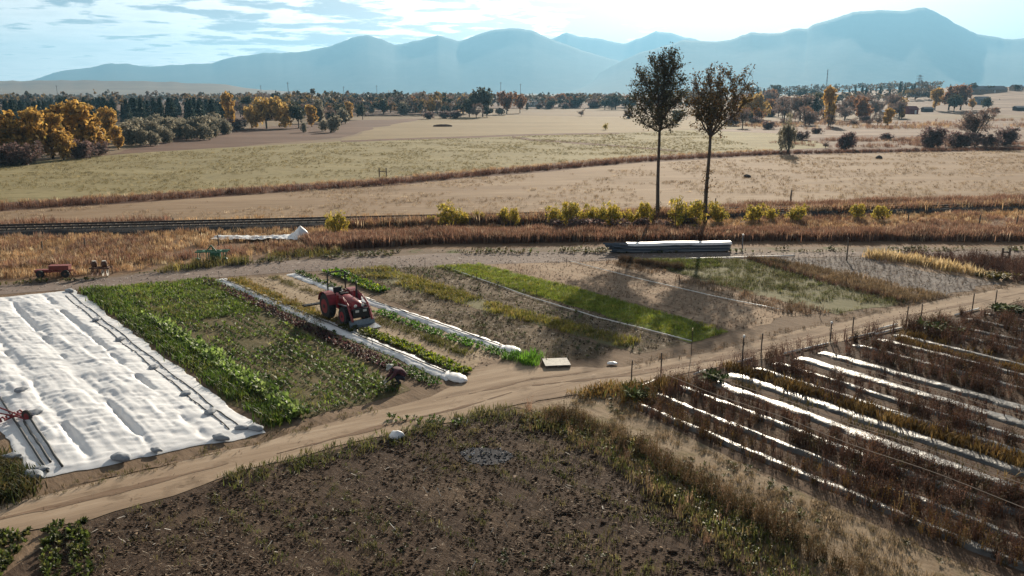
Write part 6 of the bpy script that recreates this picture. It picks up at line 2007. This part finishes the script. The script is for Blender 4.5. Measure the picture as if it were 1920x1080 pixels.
# middle
for px, yb, yt, k, w, lab in ((905, 219, 166, 'dark', 0.85, 'big dark round tree in the middle distance'), (880, 219, 186, 'dark', 1.0, 'dark shrubby tree at the left foot of the big dark one'), (893, 222, 194, 'bare', 0.9, 'purplish bare tree before the big dark one'), (913, 220, 200, 'dark', 1.0, 'dark green bush before the big dark tree'),
                              (950, 214, 172, 'rust', 0.85, 'orange-brown tree right of the big dark one'), (975, 212, 178, 'rust', 0.7, 'second orange-brown tree right of the big dark one'), (988, 206, 192, 'conifer', 1.4, 'small dark conifer by the white shed'), (800, 223, 210, 'scrub', 1.6, 'leftmost low dark bush at the edge of the tan pasture'), (830, 222, 209, 'scrub', 1.8, 'long low dark bush at the edge of the tan pasture'),
                              (858, 222, 208, 'scrub', 1.6, 'low dark bush beside the big dark tree'), (1090, 218, 205, 'bare', 1.0, 'small bare bush alone beyond the tan pasture'), (1175, 222, 208, 'scrub', 1.2, 'small purplish bush left of the tall tree stem'), (1135, 243, 231, 'yellowbush', 1.0, 'small lone yellow bush in the pasture'),
                              (935, 215, 203, 'sage', 1.3, 'grey-green bush right of the big dark tree'), (1268, 232, 207, 'dark', 1.0, 'dull green bush between the two tall trees'), (745, 200, 180, 'bare', 1.0, 'bare brown tree before the far woods'), (720, 215, 188, 'rust', 0.9, 'russet tree left of the low dark bushes'), (780, 212, 182, 'rust', 0.9, 'russet tree behind the low dark bushes'),
                              (840, 210, 180, 'bare', 0.9, 'bare tree left of the big dark one'), (1030, 202, 182, 'rust', 1.2, 'russet tree right of the white shed'), (1075, 202, 181, 'rust', 1.1, 'russet tree in the line right of the shed'), (1135, 200, 176, 'bare', 1.0, 'bare tree left of the tall tree crown')):
    tree(k, px, yb, yt, w, lab)
# right
for px, yb, yt, k, w, lab in ((1478, 288, 216, 'greybush', 0.75, 'tall grey-green upright bush at the ditch'), (1592, 280, 249, 'scrub', 1.0, 'dark purple rounded bush at the ditch'), (1825, 272, 206, 'bare', 1.1, 'spreading bare tree on the right in the rough grass'), (1748, 276, 240, 'scrub', 1.0, 'dark purple bush left of the spreading bare tree'),
                              (1800, 276, 248, 'scrub', 1.4, 'dark thicket at the foot of the spreading bare tree'), (1850, 274, 250, 'scrub', 1.5, 'dark thicket right under the spreading bare tree'), (1895, 272, 240, 'scrub', 1.2, 'brownish thicket at the right picture edge'), (1548, 278, 265, 'bare', 0.9, 'tiny bare bush between two larger ones'),
                              (1415, 224, 178, 'willow', 0.75, 'orange willow with pale trunk right of the second tall tree'), (1392, 240, 205, 'bare', 0.8, 'bare purplish tree under the orange willow'), (1440, 242, 228, 'scrub', 1.3, 'reddish bush under the orange willow'), (1470, 226, 184, 'bare', 0.9, 'bare tree left of the brownish round tree'), (1500, 226, 178, 'bare', 1.1, 'wide bare purplish tree in the right tree line'),
                              (1553, 236, 164, 'gold', 0.55, 'tall yellowish tree in the right tree line'), (1525, 222, 176, 'dark', 0.9, 'dark green tree left of the tall yellowish one'), (1585, 222, 186, 'bare', 0.8, 'bare tree right of the tall yellowish one'), (1612, 226, 184, 'rust', 0.8, 'pale russet tree in the right tree line'), (1640, 220, 178, 'bare', 0.8, 'grey bare tree left of the red barn'),
                              (1676, 220, 176, 'bare', 0.7, 'tall grey bare tree just left of the red barn'), (1556, 240, 214, 'bare', 0.8, 'low bare bush before the tall yellowish tree'), (1600, 238, 220, 'bare', 0.9, 'small brown bush in the rough grass'), (1628, 236, 222, 'bare', 0.9, 'second small brown bush in the rough grass'), (1530, 250, 240, 'scrub', 1.5, 'low dark red bush in the rough grass'),
                              (1752, 210, 166, 'gold', 0.85, 'brown-gold broad tree right of the red barn'), (1778, 210, 162, 'rust', 0.9, 'russet broad tree right of the red barn'), (1800, 210, 160, 'rust', 0.85, 'tall russet tree right of the broad ones'), (1788, 212, 178, 'dark', 0.8, 'dark green tree amid the russet ones'), (1822, 210, 186, 'gold', 0.8, 'yellow-green round tree right of the russet ones'),
                              (1852, 210, 184, 'dark', 1.0, 'dark brown round tree by the blue-grey house'), (1872, 204, 186, 'dark', 0.9, 'dark compact tree right of the blue-grey house'), (1862, 216, 202, 'rust', 1.6, 'low orange scrub below the blue-grey house'), (1445, 200, 172, 'dark', 1.0, 'green tree behind the orange willow'), (1380, 206, 180, 'rust', 0.9, 'faint russet tree behind the second tall tree'),
                              (1500, 262, 246, 'scrub', 1.6, 'reddish low bush near the olive pasture end'), (1660, 262, 250, 'scrub', 1.5, 'low purple bush left of the dark purple one')):
    tree(k, px, yb, yt, w, lab)
for px, yt, D, k, w in ((1420, 163, 760, 'conifer', 1), (1432, 166, 760, 'conifer', 1), (1455, 160, 780, 'dark', .8), (1480, 168, 800, 'conifer', 1.0), (1592, 165, 720, 'conifer', 1.1), (1603, 162, 720, 'conifer', 1.1), (1616, 160, 720, 'conifer', 1.1), (1623, 163, 720, 'conifer', 1.1), (1650, 160, 700, 'conifer', 1.0), (1668, 167, 700, 'conifer', 1.2),
                        (1686, 153, 700, 'conifer', 1), (1695, 158, 700, 'conifer', 1), (1708, 160, 700, 'conifer', 1.3), (1713, 157, 700, 'conifer', 1.2), (1725, 164, 700, 'bare', 1.3), (1742, 160, 700, 'bare', 1.1), (1780, 158, 700, 'conifer', 1), (1818, 156, 690, 'dark', 1.0), (1850, 161, 690, 'dark', 1.6), (1883, 163, 690, 'bare', 1.2), (1902, 159, 690, 'dark', 1.1), (1528, 168, 800, 'dark', 1.5), (1500, 166, 800, 'dark', 1.5)):
    tree(k, px, 180, yt, w, {'conifer': 'dark conifer on the skyline of the right-hand hill', 'dark': 'dark round tree on the skyline of the right-hand hill', 'bare': 'bare tree on the skyline of the right-hand hill'}[k], 'skyline trees on the right', D)
# yellow bushes along the railway
yb_ = 'yellow bushes along the railway'
for px, yb, yt, w, lab in ((630, 440, 398, 0.75, 'yellow bush just right of the white plastic sheet'), (846, 428, 381, 0.9, 'biggest yellow-green bush left of the thicket'), (868, 424, 398, 0.8, 'pale yellow bush touching the biggest one'), (806, 424, 404, 0.6, 'small yellow clump left of the biggest bush'), (898, 420, 396, 0.8, 'faint yellow bush right of the biggest one'), (945, 420, 390, 0.7, 'thin yellow bush midway to the thicket'),
                           (960, 424, 392, 0.6, 'thin olive bush midway to the thicket'), (1042, 424, 386, 0.8, 'leftmost yellow bush of the thicket'), (1080, 428, 380, 0.85, 'tall olive-yellow bush in the thicket'), (1115, 428, 384, 0.8, 'olive-yellow bush in the middle of the thicket'), (1100, 426, 390, 0.8, 'yellow bush half hidden in the thicket'), (1150, 424, 384, 0.9, 'yellowish bush at the right of the thicket'),
                           (1180, 424, 394, 0.8, 'low yellow bush right of the thicket'), (1215, 422, 380, 0.7, 'yellow bush at the left tree stem'), (1276, 428, 375, 0.95, 'dense dark green and yellow bush between the tree stems'), (1298, 422, 386, 0.8, 'yellow bush right of the dense dark one'), (1345, 418, 380, 0.8, 'dull yellow bush right of the second stem'), (1415, 416, 382, 0.9, 'yellow-green bush right of the stems'), (1445, 414, 392, 0.9, 'faint bush beside the yellow-green one'),
                           (1492, 417, 384, 0.9, 'yellow bush below the lone pole'), (1602, 411, 382, 0.9, 'dull yellow bush at the dark bank'), (1655, 413, 386, 1.0, 'last yellow bush on the right along the bank')):
    tree('yellowbush', px, yb, yt, w * 1.5, lab, yb_)
for px, yb, yt in ((1040, 430, 412), (1085, 436, 410), (1120, 434, 412), (1165, 432, 412), (1205, 432, 410), (1245, 430, 412), (1290, 430, 408)):
    tree('scrub', px, yb, yt, 1.3, 'dark low brush at the foot of the yellow thicket', 'dark brush along the railway')

def woodland_floor():
    poly = [(RAY(px, 180, D)[0], D) for px, D in ((-300, 330), (430, 330), (640, 400), (860, 430), (900, 600), (1180, 640), (1400, 700), (1500, 1600), (-400, 1600))]
    xs, ys = np.arange(-1400, 800, 12.0), np.arange(320, 1620, 12.0)
    X, Y = np.meshgrid(xs, ys)
    m = inside(np.array(poly), (X + 60 * (fbm(X / 60, Y / 60, 3, 5) - 0.5)).ravel(), (Y + 60 * (fbm(X / 60, Y / 60, 3, 6) - 0.5)).ravel()).reshape(X.shape)
    Z = -0.06 - 3.0 * np.clip((np.hypot(X, Y) - 420) / 1200, 0, 1) ** 1.3 + 0.25
    n = len(xs)
    i = np.arange((len(ys) - 1) * (n - 1))
    a = (i // (n - 1)) * n + i % (n - 1)
    F = np.stack([a, a + 1, a + n + 1, a + n], 1)
    F = F[m.ravel()[F].all(1)]
    o = mesh('woodland_floor', np.stack([X.ravel(), Y.ravel(), Z.ravel()], 1), F, m_dark)
    tag(o, 'dark leaf-strewn ground under the far woods', None, None, 'structure')


woodland_floor()
# far woods: too many crowns to count
def far_woods():
    rng = np.random.default_rng(77)
    Ps, out_ = [], []
    pals = [[(0.075, 0.068, 0.05)], [(0.11, 0.08, 0.055)], [(0.16, 0.105, 0.055)], [(0.05, 0.055, 0.045)], [(0.19, 0.125, 0.045)], [(0.095, 0.075, 0.065)]]
    for q in range(1800):
        D = rng.uniform(430, 1500)
        px = rng.uniform(420, 900) if q < 560 else (rng.uniform(-150, 1420) if q < 1500 else rng.uniform(1380, 1760))
        if px > 860:
            D = max(D, 640)
        if px < 430:
            D = max(D, 560)
        x = RAY(px, 180, D)[0]
        z = zground(x, D)
        h = rng.uniform(8, 13.5) * (0.75 if q > 1500 else 1)
        n = 130
        b = [(rng.normal(0, .3) * h, rng.normal(0, .3) * h, h * rng.uniform(.35, .7), h * .32, h * .32, h * .3) for _ in range(4)]
        P_ = crown_pts(b, n, rng) + np.array([x, D, z])
        out_.append(leaves(P_, 0.075 * h, pals[rng.integers(0, 6)], rng, 0.2, 0.7))
    stuff('far_woods', out_, M_CROWN, 'far-off belt of brown and green woods below the mountains')


far_woods()

# ------------------------------------------------------------------ buildings
M_BARN = solid('barn_red', (0.16, 0.03, 0.028), 0.8, 0, 0.2, 1)
M_ROOF = solid('grey_roof', (0.22, 0.22, 0.23), 0.6, 0.2, 0.12, 0.6)
M_WROOF = solid('white_metal_roof', (0.75, 0.76, 0.77), 0.4, 0.3, 0.05, 0.4)
M_WALL = solid('tan_wall', (0.28, 0.23, 0.19), 0.8, 0, 0.1, 0.5)
M_BWALL = solid('blue_grey_wall', (0.14, 0.19, 0.24), 0.8, 0, 0.1, 0.5)
M_GLASS = solid('window_glass', (0.05, 0.06, 0.07), 0.1, 0, 0.1)
M_DWALL = solid('dark_board_wall', (0.05, 0.04, 0.04), 0.9, 0, 0.2, 0.6)


def house(name, px, yb, w, d, h, rh, wall, roof, lab, cat, D=None, door=True, nwin=2, rz=0.1):
    x, y = G(px, yb) if D is None else (RAY(px, yb, D)[0], D)
    t = empty(name, (x, y, zground(x, y)), rz, lab, cat)
    MB().box((0, 0, h / 2 - 0.3), (w, d, h + 0.6)).build('wall', wall, t)
    MB().add([(-w / 2 + .02, -d / 2 + .02, h), (-w / 2 + .02, d / 2 - .02, h), (-w / 2 + .02, 0, h + rh)], [(0, 1, 2)]).add([(w / 2 - .02, -d / 2 + .02, h), (w / 2 - .02, d / 2 - .02, h), (w / 2 - .02, 0, h + rh)], [(0, 2, 1)]).build('gable', wall, t)
    e = 0.4
    MB().add([(-w / 2 - e, -d / 2 - e, h - rh * e * 2 / d + .06), (w / 2 + e, -d / 2 - e, h - rh * e * 2 / d + .06), (w / 2 + e, 0, h + rh + .06), (-w / 2 - e, 0, h + rh + .06), (w / 2 + e, d / 2 + e, h - rh * e * 2 / d + .06), (-w / 2 - e, d / 2 + e, h - rh * e * 2 / d + .06),
              (-w / 2 - e, -d / 2 - e, h - rh * e * 2 / d - .1), (w / 2 + e, -d / 2 - e, h - rh * e * 2 / d - .1), (w / 2 + e, 0, h + rh - .1), (-w / 2 - e, 0, h + rh - .1), (w / 2 + e, d / 2 + e, h - rh * e * 2 / d - .1), (-w / 2 - e, d / 2 + e, h - rh * e * 2 / d - .1)],
             [(0, 1, 2, 3), (3, 2, 4, 5), (6, 9, 8, 7), (9, 11, 10, 8), (0, 6, 7, 1), (5, 4, 10, 11), (0, 3, 9, 6), (3, 5, 11, 9), (1, 7, 8, 2), (2, 8, 10, 4)]).build('roof', roof, t)
    if door:
        MB().box((w * 0.18, -d / 2 - .03, 1.05), (1.1, 0.08, 2.1)).build('door', M_WHITEP, t)
    for k in range(nwin):
        f = MB().box((-w / 2 + w * (k + 0.7) / (nwin + 0.8), -d / 2 - .03, h * 0.58), (1.2, 0.08, 1.1)).build('window', M_WHITEP, t)
        MB().box((-w / 2 + w * (k + 0.7) / (nwin + 0.8), -d / 2 - .075, h * 0.58), (1.0, 0.03, 0.9)).build('pane', M_GLASS, f)


house('barn', 1707, 213, 5.5, 6, 2.8, 1.5, M_BARN, M_BARN, 'small red barn with a white door below the hill', 'barn', nwin=0, rz=0.15)
house('shed', 1738, 211, 5.5, 4, 2.0, 0.8, M_DWALL, M_ROOF, 'low dark shed right of the red barn', 'shed', nwin=0, door=False)
house('house', 1838, 206, 9, 6, 3.4, 1.6, M_BWALL, M_ROOF, 'blue-grey house half hidden by trees below the hilltop', 'house')
house('house', 1845, 172, 34, 10, 3.0, 2.6, M_WALL, M_ROOF, 'long low house with a grey roof on the hilltop', 'house', D=690, nwin=5)
house('house', 1722, 172, 13, 9, 4.5, 2.6, M_WALL, M_ROOF, 'tan house among the skyline conifers', 'house', D=705, nwin=3)
house('house', 1905, 172, 8, 7, 2.6, 2.0, M_WALL, M_ROOF, 'small house at the right end of the hilltop', 'house', D=700)
house('shed', 1912, 211, 7, 4, 2.0, 0.7, M_DWALL, M_ROOF, 'dark shed on the slope at the right picture edge', 'shed', nwin=0, door=False)
house('shed', 1450, 197, 10, 6, 2.6, 1.6, M_WALL, M_WROOF, 'shed with a glaring white roof in the right tree line', 'shed', nwin=1)
house('shed', 998, 200, 8, 6, 2.6, 1.6, M_WALL, M_WROOF, 'small white-roofed shed by the orange-brown trees', 'shed', nwin=1)
house('shed', 1660, 215, 5, 4, 1.8, 0.8, M_WALL, M_WROOF, 'low pale shed left of the red barn', 'shed', nwin=0, door=False)
house('shed', 1246, 196, 10, 6, 2.4, 1.4, M_WALL, M_WROOF, 'pale shed seen between the two tall tree crowns', 'shed', nwin=1)

# ------------------------------------------------------------------ power poles
def upole(px, yt, D, lab):
    x = RAY(px, 180, D)[0]
    z = zground(x, D)
    h = RAY(px, yt, D)[2] - z
    t = empty('utility_pole', (x, D, z), 0.3, lab, 'utility pole', 'utility poles before the mountains')
    MB().tube([(0, 0, -0.3), (0, 0, h)], [0.28, 0.20], 7).build('pole', M_POSTW, t)
    MB().box((0, 0, h - 0.8), (2.6, 0.18, 0.18)).build('crossarm', M_POSTW, t)


for px, yt, D, lab in ((541, 154, 720, 'nearest and darkest utility pole left of the middle'), (645, 162, 900, 'utility pole right of the darkest one'), (707, 160, 880, 'utility pole midway to the big dark tree'), (939, 154, 800, 'utility pole directly behind the big dark tree'), (976, 157, 850, 'utility pole above the orange-brown trees'), (490, 160, 950, 'faint utility pole left of the darkest one'), (108, 160, 900, 'faint utility pole above the evergreens')):
    upole(px, yt, D, lab)


def mast(px, yt, D, wb, lab, cat, name):
    x = RAY(px, 180, D)[0]
    z = zground(x, D)
    h = RAY(px, yt, D)[2] - z
    t = empty(name, (x, D, z), 0.4, lab, cat)
    lg, br = [], MB()
    c = [(-1, -1), (1, -1), (1, 1), (-1, 1)]
    for sx, sy in c:
        MB().tube([(sx * wb, sy * wb, 0), (sx * wb * 0.35, sy * wb * 0.35, h)], 0.14, 4).build('leg', M_GREY, t)
    for k in range(8):
        a, b = 1 - 0.65 * k / 8, 1 - 0.65 * (k + 1) / 8
        for q in range(4):
            p, r = c[q], c[(q + 1) % 4]
            br.tube([(p[0] * wb * a, p[1] * wb * a, h * k / 8), (r[0] * wb * b, r[1] * wb * b, h * (k + 1) / 8)], 0.08, 3)
    br.build('lattice', M_GREY, t)
    if name == 'pylon':
        for zz_ in (0.8, 0.93):
            MB().box((0, 0, h * zz_), (wb * 5, 0.3, 0.3)).build('crossarm', M_GREY, t)


mast(1721, 140, 720, 1.6, 'lattice pylon above the tan house on the hill', 'pylon', 'pylon')
mast(1548, 130, 900, 0.6, 'tall thin radio mast behind the right tree line', 'mast', 'radio_mast')
